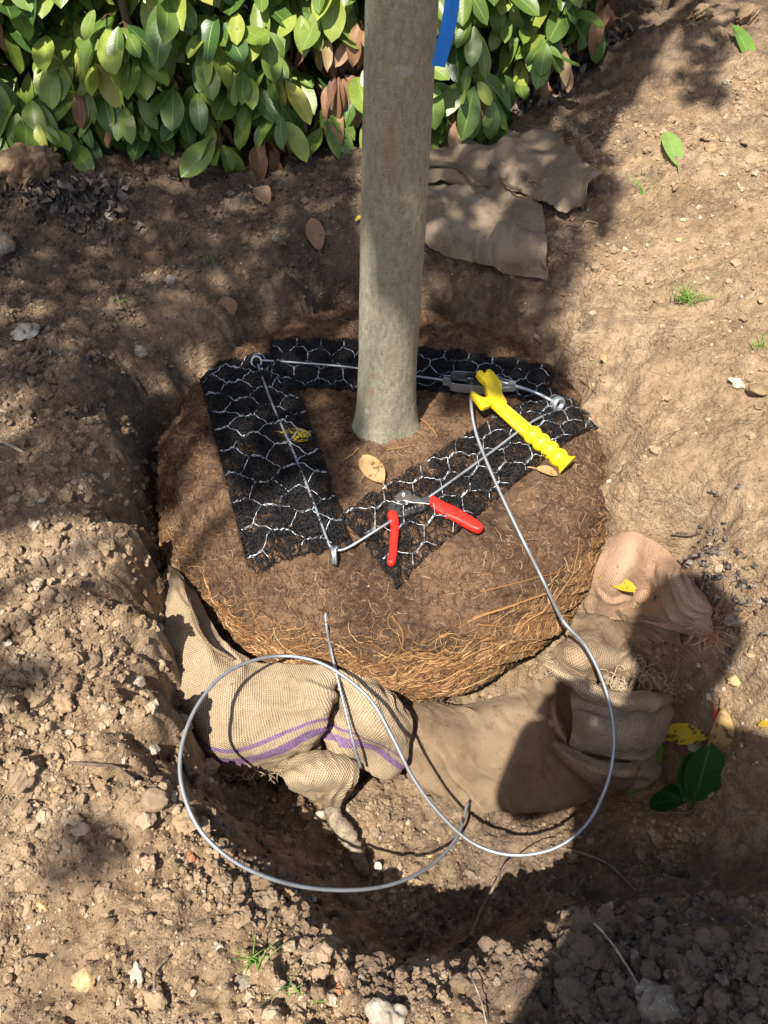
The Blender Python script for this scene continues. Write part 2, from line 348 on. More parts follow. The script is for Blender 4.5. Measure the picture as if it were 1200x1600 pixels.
nt_.links.new(ramp(nt_, noise(nt_, 220, 3), [(.3, .34), (.7, .58)]), b_.inputs['Roughness'])
M_ROPE, nt_, b_ = newmat('wire_rope_steel', .5, .5, (.4, .41, .42), .6)
nt_.links.new(mixc(nt_, ramp(nt_, noise(nt_, 30, 4), [(.45, 0.), (.7, .6)]), (.40, .42, .44), (.26, .25, .23)), b_.inputs['Base Color'])
M_WIRE, nt_, b_ = newmat('chicken_wire_zinc', .45, .5, (.55, .58, .61), .75)
M_DKST, nt_, b_ = newmat('dark_worn_steel', .38, .5, (.10, .10, .10), .8)
nt_.links.new(mixc(nt_, ramp(nt_, noise(nt_, 60, 5, .7), [(.4, 0.), (.7, 1.)]), (.05, .05, .05), (.24, .22, .19)), b_.inputs['Base Color'])
M_BLADE, nt_, b_ = newmat('blade_steel', .32, .5, (.35, .33, .3), .9)
nt_.links.new(mixc(nt_, ramp(nt_, noise(nt_, 90, 5, .7), [(.4, 0.), (.7, .8)]), (.42, .4, .37), (.16, .12, .09)), b_.inputs['Base Color'])
def plastic(name, col, rough=.38, dirt=(.3, .2, .1), amt=.25):
    m, nt, b = newmat(name, rough, .45, col)
    nt.links.new(mixc(nt, math_(nt, 'MULTIPLY', ramp(nt, noise(nt, 70, 5, .7), [(.5, 0.), (.72, 1.)]), amt), col, dirt), b.inputs['Base Color'])
    nt.links.new(ramp(nt, noise(nt, 110, 3), [(.3, rough-.08), (.7, rough+.15)]), b.inputs['Roughness']); bump(nt, b, noise(nt, 300, 2), .08, .001); return m
M_YEL = plastic('yellow_plastic', (.80, .58, .012), amt=.32); M_RED = plastic('red_grip', (.68, .022, .012), .42, amt=.08, dirt=(.3, .05, .03)); M_BLUE = plastic('blue_tape', (.008, .18, .66), .3, amt=.0)
def leaf_mat(name, stops, gloss=.35, vein=(.35, .45, .15), vein_amt=.55, blotch=None, trans=.25):
    m, nt, b = newmat(name, gloss, .5)
    uv = N(nt, 'ShaderNodeUVMap'); sx = N(nt, 'ShaderNodeSeparateXYZ'); nt.links.new(uv.outputs[0], sx.inputs[0])
    c = ramp(nt, attr(nt, 'rnd'), stops)
    c = mixc(nt, ramp(nt, noise(nt, 25, 4, .6), [(.35, 0.), (.7, .4)]), c, tuple(x*.55 for x in stops[0][1]))
    d = math_(nt, 'ABSOLUTE', math_(nt, 'SUBTRACT', sx.outputs[1], .5))
    mid = ramp(nt, d, [(.012, 1.), (.035, 0.)])
    vv = math_(nt, 'SINE', math_(nt, 'MULTIPLY', math_(nt, 'SUBTRACT', sx.outputs[0], math_(nt, 'MULTIPLY', d, .35)), 62.))
    if blotch: c = mixc(nt, ramp(nt, noise(nt, 55, 4, .65), [(.54, 0.), (.62, .9)]), c, blotch)
    c = mixc(nt, math_(nt, 'MULTIPLY', mid, vein_amt), c, vein)
    c = mixc(nt, math_(nt, 'MULTIPLY', ramp(nt, vv, [(.8, 0.), (1., 1.)]), .08), c, vein)
    nt.links.new(c, b.inputs['Base Color'])
    bump(nt, b, math_(nt, 'ADD', math_(nt, 'MULTIPLY', vv, .25), math_(nt, 'MULTIPLY', noise(nt, 60, 3), 2.)), .15, .001)
    if trans:
        t = nt.nodes.new('ShaderNodeBsdfTranslucent'); nt.links.new(mixc(nt, 1., c, (1.15, 1.2, .6), 'MULTIPLY'), t.inputs[0])
        mx = N(nt, 'ShaderNodeMixShader', i_0=trans); out = nt.nodes['Material Output']
        nt.links.new(b.outputs[0], mx.inputs[1]); nt.links.new(t.outputs[0], mx.inputs[2]); nt.links.new(mx.outputs[0], out.inputs[0])
    return m
M_LAUREL = leaf_mat('laurel_leaf', [(0, (.05, .115, .024)), (.3, (.13, .20, .036)), (.65, (.25, .33, .058)), (.88, (.37, .42, .075)), (1, (.54, .51, .11))], .38)
M_DEAD = leaf_mat('withered_leaf', [(0, (.16, .075, .04)), (.4, (.32, .17, .09)), (.75, (.42, .25, .15)), (1, (.30, .24, .1))], .6, (.36, .24, .15), .4, None, .15)
M_TAN = leaf_mat('tan_leaf', [(0, (.42, .26, .11)), (1, (.5, .33, .15))], .5, (.5, .36, .18), .5, (.12, .07, .03), .1)
M_YLEAF = leaf_mat('yellow_leaf', [(0, (.52, .36, .02)), (1, (.62, .46, .04))], .4, (.5, .4, .1), .4, (.03, .02, .015), .1)
M_FRESH = leaf_mat('fresh_leaf', [(0, (.13, .26, .045)), (1, (.26, .38, .1))], .38)
M_DKLEAF = leaf_mat('dark_laurel_leaf', [(0, (.02, .075, .022)), (1, (.03, .10, .03))], .25, (.2, .25, .1), .35)
M_RLEAF = leaf_mat('red_leaf', [(0, (.42, .05, .03)), (1, (.5, .1, .05))], .5, (.3, .1, .05), .3)
M_DEBRIS = leaf_mat('rotten_leaf', [(0, (.045, .035, .03)), (.5, (.11, .085, .07)), (.85, (.2, .15, .12)), (1, (.3, .24, .19))], .55, (.12, .09, .07), .3, None, 0)
# ------------------------------------------------------------------ terrain
BC = np.array([0.0, 1.18])                       # root ball axis
CP = []                                          # control points (x, y, z)
def cp(px, py, z): p = P(px, py, z); CP.append((p[0], p[1], z))
EDGE = [(203,690,.02,.012,-.36), (196,610,.025,.03,-.30), (235,555,.02,.10,-.22), (330,490,.035,.17,-.18), (450,445,.05,.19,-.18), (600,430,.06,.19,-.18), (760,450,.05,.17,-.18),
        (900,530,.04,.13,-.2), (1000,610,.05,.20,-.22), (1050,720,.04,.24,-.26), (1085,850,.0,.24,-.31), (1120,960,-.06,.2,-.35), (1170,1090,-.13,.16,-.37), (1230,1240,-.17,.2,-.4),
        (1250,1370,-.08,.10,-.4), (1080,1400,-.05,.08,-.42), (900,1435,-.05,.08,-.42), (780,1495,-.06,.09,-.42), (640,1520,-.06,.10,-.42), (520,1485,-.07,.13,-.42), (430,1420,-.08,.17,-.41),
        (345,1330,-.07,.13,-.4), (292,1225,-.045,.04,-.39), (252,1090,-.025,.02,-.38), (232,960,-.0,.014,-.38), (214,830,.015,.010,-.38)]
for px, py, z, wd, zi in EDGE:
    p = P(px, py, z); CP.append((p[0], p[1], z)); d = BC-p[:2]; d /= np.linalg.norm(d)
    q = p[:2]+d*wd; CP.append((q[0], q[1], zi))
    q2 = p[:2]+d*(wd*.5); CP.append((q2[0], q2[1], z+(zi-z)*.42))
for a in np.linspace(0, 2*np.pi, 14, endpoint=False):
    for r in (.2, .42): CP.append((BC[0]+r*math.cos(a), BC[1]+r*math.sin(a), -.41))
for px, py, z in [(600,1300,-.41), (700,1340,-.42), (800,1330,-.42), (900,1330,-.42), (1000,1300,-.41), (1080,1300,-.38), (1040,1180,-.36), (1000,1000,-.37), (550,1270,-.40), (480,1290,-.39), (420,1270,-.39), (640,1420,-.42), (760,1430,-.42),
      # left bank
      (0,640,.07), (90,640,.05), (0,760,.07), (100,780,.045), (150,760,.025), (0,900,.06), (110,900,.035), (0,1050,.03), (120,1060,.005), (180,1050,-.015), (0,1200,.0), (130,1200,-.015), (220,1200,-.035), (0,1350,-.03), (150,1350,-.05), (260,1350,-.055), (0,1500,-.06), (200,1500,-.065), (400,1520,-.07), (0,1600,-.07), (300,1600,-.06), (500,1590,-.05), (640,1600,-.04),
      # right near bank + dark heap
      (800,1580,-.03), (950,1500,-.035), (1000,1560,.0), (1100,1480,.01), (1200,1460,0.), (1100,1560,.03), (1200,1580,.02), (900,1600,0.),
      # back bank
      (0,480,.09), (120,470,.075), (250,450,.06), (0,380,.11), (150,370,.10), (300,370,.085), (450,370,.08), (540,340,.09), (0,300,.14), (60,300,.15), (200,290,.12), (400,290,.11), (540,270,.11), (700,390,.07), (700,260,.11), (800,350,.08), (850,250,.12), (800,200,.14),
      # right bank
      (900,430,.07), (960,330,.12), (950,230,.15), (950,130,.20), (1000,60,.28), (1100,50,.31), (1200,60,.30), (1080,150,.25), (1200,150,.28), (1080,270,.2), (1200,280,.23), (1080,400,.14), (1200,400,.19), (1000,480,.08), (1100,520,.11), (1200,540,.16), (1120,640,.08), (1200,680,.12), (1130,780,.05), (1200,820,.08), (1160,900,.02), (1200,960,.0), (1200,1080,-.08)]: cp(px, py, z)
for x, y, z in [(-3,-1,0), (3,-1,0), (-3,4,.1), (3,4,.25), (0,-2,-.02), (0,4,.15), (-2.2,1,.1), (2.4,1,.2), (-1.6,2.4,.14), (-.3,2.6,.12), (.5,2.7,.16), (1.6,2.6,.28), (0,-.4,-.05), (-.6,-.2,-.07), (.6,-.2,.0)]: CP.append((x, y, z))
CP = np.array(CP)
_D = np.sqrt(((CP[:, None, :2]-CP[None, :, :2])**2).sum(-1)+.012**2)
_A = np.block([[_D-np.eye(len(CP))*.006, np.ones((len(CP), 1))], [np.ones((1, len(CP))), np.zeros((1, 1))]])
_W = np.linalg.solve(_A, np.append(CP[:, 2], 0))
def base_z(x, y):
    x = np.asarray(x, float); y = np.asarray(y, float); sh = x.shape; x = x.ravel(); y = y.ravel(); o = np.empty(len(x))
    for i in range(0, len(x), 40000):
        s = slice(i, i+40000)
        o[s] = np.sqrt((x[s, None]-CP[None, :, 0])**2+(y[s, None]-CP[None, :, 1])**2+.012**2)@_W[:-1]+_W[-1]
    r = np.hypot(x, y-1.1); k = sstep(2.2, 4.0, r)
    return (o*(1-k)+.1*k).reshape(sh)
# clodness by place: 1 rough crumbly, 0 smooth dug face
ROUGH = [(100,950,1.), (60,1100,1.), (150,1300,1.), (300,1500,1.), (60,1500,1.), (400,1350,1.1), (500,1550,1.), (60,650,.75), (150,450,.8), (330,540,.2), (400,400,.7), (250,620,.35), (500,350,.7), (950,480,.4), (1050,500,.3), (1150,450,.3), (1050,650,.35), (1000,760,.4), (1150,750,.2), (1150,900,.25), (1080,950,.7), (1100,1080,.9), (1100,200,.8), (1000,100,1.2), (1180,80,1.), (950,250,.8), (1150,330,.5), (1050,1350,.5), (650,1300,.9), (700,1450,1.), (480,1300,1.), (560,1420,1.1), (850,1400,.9), (1000,1450,.6), (1100,1530,1.4), (900,1570,1.3), (700,1580,1.), (900,400,.5), (140,900,.6), (180,1000,1.2), (160,1100,1.2), (230,1180,1.2), (190,850,1.), (300,1300,1.2)]
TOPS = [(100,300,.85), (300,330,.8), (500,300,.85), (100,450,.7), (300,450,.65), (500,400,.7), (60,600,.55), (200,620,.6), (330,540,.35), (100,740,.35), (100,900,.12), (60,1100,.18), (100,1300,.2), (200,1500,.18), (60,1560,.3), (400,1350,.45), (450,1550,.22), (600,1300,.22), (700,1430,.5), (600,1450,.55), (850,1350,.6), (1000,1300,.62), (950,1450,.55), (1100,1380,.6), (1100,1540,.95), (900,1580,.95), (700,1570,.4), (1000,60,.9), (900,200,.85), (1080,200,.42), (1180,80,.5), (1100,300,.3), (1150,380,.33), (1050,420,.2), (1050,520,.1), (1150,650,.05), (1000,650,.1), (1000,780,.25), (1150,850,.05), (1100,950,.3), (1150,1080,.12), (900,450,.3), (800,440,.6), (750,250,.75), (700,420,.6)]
def field(tab, x, y, sg=.13):
    q = np.array([(*P(a, b, 0.)[:2], v) for a, b, v in tab]); x = np.asarray(x); sh = x.shape; x = x.ravel(); y = np.asarray(y).ravel(); o = np.empty(len(x))
    for i in range(0, len(x), 60000):
        s = slice(i, i+60000); wt = 1/(((x[s, None]-q[:, 0])**2+(y[s, None]-q[:, 1])**2)+.004)**1.6
        o[s] = (wt*q[:, 2]).sum(1)/wt.sum(1)
    return o.reshape(sh)
def ground_z(x, y):
    x = np.asarray(x, float); y = np.asarray(y, float)
    wx = x+.012*fbm(x*14, y*14, 3, 5)+.007*fbm(x*48, y*48, 3, 7); wy = y+.012*fbm(x*14+40, y*14, 3, 6)+.007*fbm(x*48+5, y*48, 3, 8)
    z = base_z(wx, wy); k = field(ROUGH, x, y); near = 1-sstep(1.6, 2.6, np.hypot(x, y-1.1))
    z = z+.012*fbm(x*4, y*4, 4, 1)
    msk = sstep(-.25, .35, fbm(x*5, y*5, 3, 21))*.75+.25
    for fq, am, s, th in ((12, .034, 31, .55), (25, .023, 32, .4), (52, .014, 33, .25), (105, .008, 34, .15)):
        xx = x*fq+.35*fbm(x*fq*1.7, y*fq*1.7, 2, s+7); yy = y*fq+.35*fbm(x*fq*1.7+9, y*fq*1.7, 2, s+8)
        d1, d2, r = worley(xx, yy, s)
        z = z+near*k*msk*am*np.where(r > th, (r-th)/(1-th)*sstep(0, .35, d2-d1)*np.clip(1.1-d1, 0, 1), 0)
    z = z+near*(.009*fbm(x*26, y*26, 4, 41, .6)*(.18+.82*k)+.0035*fbm(x*110, y*110, 3, 42, .6)*(.5+.5*k))
    for fq, am, sd in ((8.5, .020, 81), (19, .011, 82)):          # broken slabs of cut soil
        d1, d2, r = worley(x*fq+.45*fbm(x*fq*.9, y*fq*.9, 4, sd+5), y*fq*.8+.45*fbm(x*fq*.9+7, y*fq*.9, 4, sd+6), sd); z = z+near*(.25+.75*k)*am*(r-.5)*sstep(0, .12, d2-d1)
    d1, d2, r = worley(x*7+.5*fbm(x*9, y*9, 3, 50), y*7+.5*fbm(x*9, y*9, 3, 51), 52)   # drying cracks in the dug faces
    z = z-near*.008*(1-sstep(0, .045, d2-d1))*sstep(.0, .35, fbm(x*3, y*3, 2, 53)+.1)
    return z
def axis_coords(lo, hi, st, far):
    a = list(np.arange(lo, hi, st)); s = st
    L = [lo]; 
    while L[-1] > -far: s *= 1.22; L.append(L[-1]-s)
    s = st; Rr = [a[-1]]
    while Rr[-1] < far: s *= 1.22; Rr.append(Rr[-1]+s)
    return np.array(sorted(L[1:]+a+Rr[1:]))
GX, GY = axis_coords(-1.05, 1.12, .0046, 80), axis_coords(.02, 2.3, .0046, 80)
gx, gy = np.meshgrid(GX, GY); gz = ground_z(gx, gy)
nx, ny = len(GX), len(GY); idx = np.arange(nx*ny).reshape(ny, nx)
Qg = np.stack([idx[:-1, :-1], idx[:-1, 1:], idx[1:, 1:], idx[1:, :-1]], -1).reshape(-1, 4)
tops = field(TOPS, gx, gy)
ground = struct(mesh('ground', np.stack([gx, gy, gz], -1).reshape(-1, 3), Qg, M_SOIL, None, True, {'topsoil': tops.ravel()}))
def gz_at(x, y):
    """bilinear lookup of the built sheet"""
    x = np.asarray(x, float); y = np.asarray(y, float)
    i = np.clip(np.searchsorted(GX, x)-1, 0, nx-2); j = np.clip(np.searchsorted(GY, y)-1, 0, ny-2)
    u = (x-GX[i])/(GX[i+1]-GX[i]); v = (y-GY[j])/(GY[j+1]-GY[j])
    return (gz[j, i]*(1-u)+gz[j, i+1]*u)*(1-v)+(gz[j+1, i]*(1-u)+gz[j+1, i+1]*u)*v
def ground_n(x, y, e=.012):
    n = np.array([-(gz_at(x+e, y)-gz_at(x-e, y))/(2*e), -(gz_at(x, y+e)-gz_at(x, y-e))/(2*e), 1.]); return n/np.linalg.norm(n)
# ------------------------------------------------------------------ root ball surface  S(theta, s)
PRO = crom([(0,0), (.12,0), (.22,-.003), (.33,-.011), (.40,-.026), (.455,-.06), (.488,-.115), (.505,-.19), (.504,-.26), (.482,-.33), (.44,-.385), (.34,-.42)], 400)
SL = np.concatenate([[0], np.cumsum(np.linalg.norm(np.diff(PRO, axis=0), axis=1))]); SMAX = SL[-1]
def ball_S(th, s, lift=0.):
    """theta 0 = towards the camera"""
    th = np.asarray(th, float); s = np.asarray(s, float)
    r = np.interp(s, SL, PRO[:, 0]); z = np.interp(s, SL, PRO[:, 1]); e = .004
    dr = np.interp(s+e, SL, PRO[:, 0])-np.interp(s-e, SL, PRO[:, 0]); dz = np.interp(s+e, SL, PRO[:, 1])-np.interp(s-e, SL, PRO[:, 1])
    L = np.hypot(dr, dz)+1e-9; nr, nz = -dz/L, dr/L
    cx, cy = np.cos(th), np.sin(th); a, b = r*cy*7+z*9, r*cx*7-z*5
    off = .012*fbm(a, b, 3, 61)*sstep(.05, .5, s)+.0075*fbm(a*4, b*4, 3, 62)+.004*fbm(a*16, b*16, 3, 63)+.010*sstep(.38, .6, s)*fbm(th*2.2, s*2, 2, 64)+lift
    rr = r+nr*off
    return np.stack([BC[0]+rr*cy, BC[1]-rr*cx, z+nz*off], -1)
def ball_top_z(x, y):
    r = np.hypot(x-BC[0], y-BC[1]); k = int(np.argmax(PRO[:, 0])); s = np.interp(r, PRO[:k, 0], SL[:k]); th = np.arctan2(x-BC[0], -(y-BC[1]))
    return ball_S(th, s)[..., 2]
def hit(px, py, lift=0., what='both'):
    """first point of the ball top / ground seen through a pixel of the photograph, lifted"""
    d = ray(px, py); t = np.linspace(.7, 4.5, 1600); p = C0+t[:, None]*d
    g = gz_at(p[:, 0], p[:, 1]) if what != 'ball' else np.full(len(t), -9.)
    if what != 'ground':
        rb = np.hypot(p[:, 0]-BC[0], p[:, 1]-BC[1]); g = np.where(rb < .49, np.maximum(g, ball_top_z(p[:, 0], p[:, 1])), g)
    under = p[:, 2] < g+lift; k = np.argmax(under)
    if not under.any() or k == 0:                # just beyond the rounded rim of the ball: bring it back onto the rim
        q = P(px, py, -.06); v = q[:2]-BC; q[:2] = BC+v*min(1, .478/np.linalg.norm(v)); q[2] = ball_top_z(q[0], q[1])+lift; return q
    return p[k]
def surf_z(x, y):
    g = gz_at(x, y); rb = np.hypot(x-BC[0], y-BC[1]); return np.where(rb < .47, np.maximum(g, ball_top_z(x, y)), g)
# ================================================================== THE TREE: trunk + root ball
tree = thing('tree', 'young tree with smooth grey green trunk standing in its fibrous brown root ball', 'tree', (BC[0], BC[1], -.42))
zs = np.concatenate([np.linspace(-.03, .85, 230), np.linspace(.86, 4.4, 90)]); th = np.linspace(0, 2*np.pi, 97)[:-1]
tz, tt = np.meshgrid(zs, th, indexing='ij')
rad = np.interp(tz, [-.03, .02, .08, .27, .5, .76, 1.3, 4.4], [.0575, .0568, .0560, .0550, .0525, .049, .045, .03])
rad = rad+.010*np.exp(-np.maximum(tz, 0)/.045)*(1+.45*np.cos(3*tt+.8)+.3*np.cos(5*tt+2))
rad = rad*(1+.01*np.cos(2*tt+3*tz)+.012*gn(np.cos(tt)*1.2+tz*5, np.sin(tt)*1.2+tz*3, 71))+.0007*fbm(tt*20, tz*25, 3, 72)
ax_x = .0025+.0282*tz+.012*np.maximum(tz-.8, 0)
V = np.stack([ax_x+rad*np.cos(tt), 1.17+rad*np.sin(tt), tz], -1)
n_, m_ = tz.shape; idx = np.arange(n_*m_).reshape(n_, m_); j = np.roll(idx, -1, 1)
mesh('trunk', V.reshape(-1, 3), np.stack([idx[:-1], j[:-1], j[1:], idx[1:]], -1).reshape(-1, 4), M_BARK, tree)
nt1, ns1 = 620, 250
tt, ss = np.meshgrid(np.linspace(-np.pi, np.pi, nt1, endpoint=False), np.linspace(.06, SMAX-.005, ns1), indexing='ij')
V = ball_S(tt, ss); idx = np.arange(nt1*ns1).reshape(nt1, ns1); j = np.roll(idx, -1, 0)
rb = mesh('root_ball', V.reshape(-1, 3), np.stack([idx[:, :-1], j[:, :-1], j[:, 1:], idx[:, 1:]], -1).reshape(-1, 4), M_BALL, tree)
def ball_strands(n, sr, tr, length, segs, curl, radius, dirfun, liftr=(.000, .006)):
    th = rng.uniform(*tr, n); s = np.sqrt(rng.uniform(sr[0]**2, sr[1]**2, n)) if sr[1] < .5 else rng.uniform(*sr, n)
    a = dirfun(n, th, s); L = rng.uniform(*length, n)/segs; cv = rng.normal(0, curl, n)
    T = np.empty((n, segs+1)); S = T.copy(); l0 = rng.uniform(*liftr, n); lf = T.copy()
    for k in range(segs+1):
        T[:, k] = th; S[:, k] = s
        lf[:, k] = l0*np.sin(np.pi*(k/segs*.85+.08))
        r = np.maximum(np.interp(s, SL, PRO[:, 0]), .05)
        th = th+np.cos(a)*L/r; s = np.clip(s+np.sin(a)*L, .07, SMAX-.02); cv = cv+rng.normal(0, curl*.8, n); a = a+cv
    Pt = ball_S(T, S, lf); rr = rng.uniform(*radius, n)[:, None]*np.linspace(1, .55, segs+1)
    return Pt, np.broadcast_to(rr, T.shape)
iso = lambda n, th, s: rng.uniform(0, 2*np.pi, n)
def tang(n, th, s): return np.where(rng.random(n) < .5, 0, np.pi)+rng.normal(-.05, .33, n)
b = Bag()
for n, sr, tr, ln, cu, rd, lf in ((11000, (.07, .47), (-np.pi, np.pi), (.008, .03), .4, (.0003, .0007), (0, .003)), (11000, (.38, .62), (-2.4, 2.4), (.01, .04), .35, (.0003, .0008), (0, .003)), (6000, (.55, .78), (-2.0, 2.0), (.012, .045), .35, (.00035, .0009), (.000, .005))):
    Pt, rr = ball_strands(n, sr, tr, ln, 6, cu, rd, iso, lf); v, q, r = strands(Pt, rr); b.add(v, q, None, r)
o = b.obj('fine_roots', M_ROOT, rb); o['kind'] = 'stuff'
b = Bag()
for n, sr, tr, ln, cu, rd in ((1500, (.545, .72), (-1.15, 1.1), (.03, .13), .07, (.0004, .0012)), (500, (.50, .60), (-1.2, 1.2), (.03, .09), .12, (.0004, .0009)), (330, (.555, .66), (-.75, .9), (.08, .22), .04, (.0007, .0019))):
    Pt, rr = ball_strands(n, sr, tr, ln, 9, cu, rd, tang, (.000, .004)); v, q, r = strands(Pt, rr, 4); b.add(v, q, None, r)
o = b.obj('straw_roots', M_STRAW, rb); o['kind'] = 'stuff'
def root_on_ball(pts, rad, name='thick_root', mat=None, rnd=.5):
    bb = Bag(); w = [hit(px, py, .004, 'ball') for px, py in pts]; tube(bb, w, rad, 7, rnd, n=len(pts)*8)
    V = bb.V[0]; V += .0012*np.stack([gn(V[:, 0]*150, V[:, 1]*150, 3), gn(V[:, 0]*150, V[:, 1]*150, 4), gn(V[:, 0]*150, V[:, 1]*150, 5)], 1)
    return bb.obj(name, mat or M_STRAW, rb)
root_on_ball([(662,1012), (700,990), (745,965), (790,950), (840,932), (862,925)], [.0035, .003, .002], rnd=.55)
root_on_ball([(745,975), (800,982), (850,1000), (885,1008)], [.002, .0012], rnd=.45)
root_on_ball([(612,962), (628,985), (630,1005), (622,1022)], [.003, .0025, .0012], rnd=.3)
root_on_ball([(750,925), (790,915), (830,905), (880,890), (905,870)], [.0018, .001], rnd=.4)
root_on_ball([(400,1000), (420,1020), (470,1035)], [.002, .001], rnd=.5)
root_on_ball([(955,740), (955,775), (945,800), (935,830)], [.0025, .0015], rnd=.35)
for (a0, b0), (a1, b1) in (((652,650),(684,682)), ((604,703),(642,696)), ((560,700),(535,720)), ((500,585),(530,600))):
    root_on_ball([(a0, b0), ((a0+a1)/2+3, (b0+b1)/2), (a1, b1)], [.0014, .0009], rnd=.6)
# limbs and a thin crown, above the frame
b = Bag(); lf = []
for k in range(11):
    a = k*2.4; z0 = 3.6+.08*k; L = .75-.03*k; p0 = np.array([.0025+.0282*z0+.012*(z0-.8), 1.17, z0]); d = np.array([math.cos(a), math.sin(a), .75])
    pts = [p0, p0+d*L*.4, p0+d*L*.8+[0, 0, .08], p0+d*L*1.1+[0, 0, .2]]; tube(b, pts, [.013, .009, .005, .003], 7, n=14)
    for q in range(26): lf.append(np.array(pts[1])*(1-q/26)+np.array(pts[3])*(q/26)+rng.normal(0, .10, 3))
b.obj('limbs', M_BARK, tree)
# ------------------------------------------------------------------ leaf builder
def leaves(bag, base, dirs, nrm, L, W, curl, fold, rnd, nu=7, wave=.0):
    """many elliptic leaves with a folded midrib and a drooping tip"""
    base, dirs, nrm = (np.asarray(v, float) for v in (base, dirs, nrm)); n = len(base)
    L, W, curl, fold = (np.broadcast_to(np.asarray(v, float), (n,)) for v in (L, W, curl, fold))
    d = dirs/np.linalg.norm(dirs, axis=1, keepdims=True); s = np.cross(d, nrm); s /= np.linalg.norm(s, axis=1, keepdims=True)+1e-9; u = np.cross(s, d)
    t = np.linspace(0, 1, nu); wd = np.sin(np.pi*np.clip(t, .0, 1)**1.1)**.58; wd[0] = .06; wd[-1] = .02; x = np.array([-1, -.55, 0, .55, 1.])
    al = t[None]*curl[:, None]; ca = np.cumsum(np.cos(al), 1)-np.cos(al[:, :1]); sa = np.cumsum(np.sin(al), 1)-np.sin(al[:, :1])
    ca /= (nu-1); sa /= (nu-1)
    V = base[:, None, None]+d[:, None, None]*(L[:, None]*ca)[:, :, None, None]-u[:, None, None]*(L[:, None]*sa)[:, :, None, None]
    half = W[:, None, None]*.5*wd[None, :, None]*x[None, None]
    V = V+s[:, None, None]*half[..., None]+u[:, None, None]*(np.abs(half)*fold[:, None, None])[..., None]
    if wave:
        ph = rng.uniform(0, 6, n); V = V+u[:, None, None]*(wave*L[:, None, None]*np.sin(t[None, :, None]*9+ph[:, None, None])*x[None, None]*np.abs(x)[None, None])[..., None]
    m = nu*5; idx = np.arange(n*m).reshape(n, nu, 5)
    Q = np.stack([idx[:, :-1, :-1], idx[:, :-1, 1:], idx[:, 1:, 1:], idx[:, 1:, :-1]], -1).reshape(-1, 4)
    uv = np.stack(np.broadcast_arrays(t[:, None], (x[None]+1)/2), -1).reshape(-1, 2)
    bag.add(V.reshape(-1, 3), Q, None, np.repeat(np.broadcast_to(rnd, (n,)), m), np.tile(uv, (n, 1))); return bag
def rnd_leaf_batch(bag, pts, size, rn=None):
    n = len(pts); d = rng.normal(size=(n, 3)); d[:, 2] -= .5
    nn = rng.normal(size=(n, 3)); nn[:, 2] += 1.2
    return leaves(bag, pts, d, nn, rng.uniform(.8, 1.2, n)*size, rng.uniform(.4, .55, n)*size, rng.uniform(-.2, .8, n), .15, rng.random(n) if rn is None else rn, 5)
b = Bag(); rnd_leaf_batch(b, np.array(lf), .09); b.obj('crown', M_LAUREL, tree)
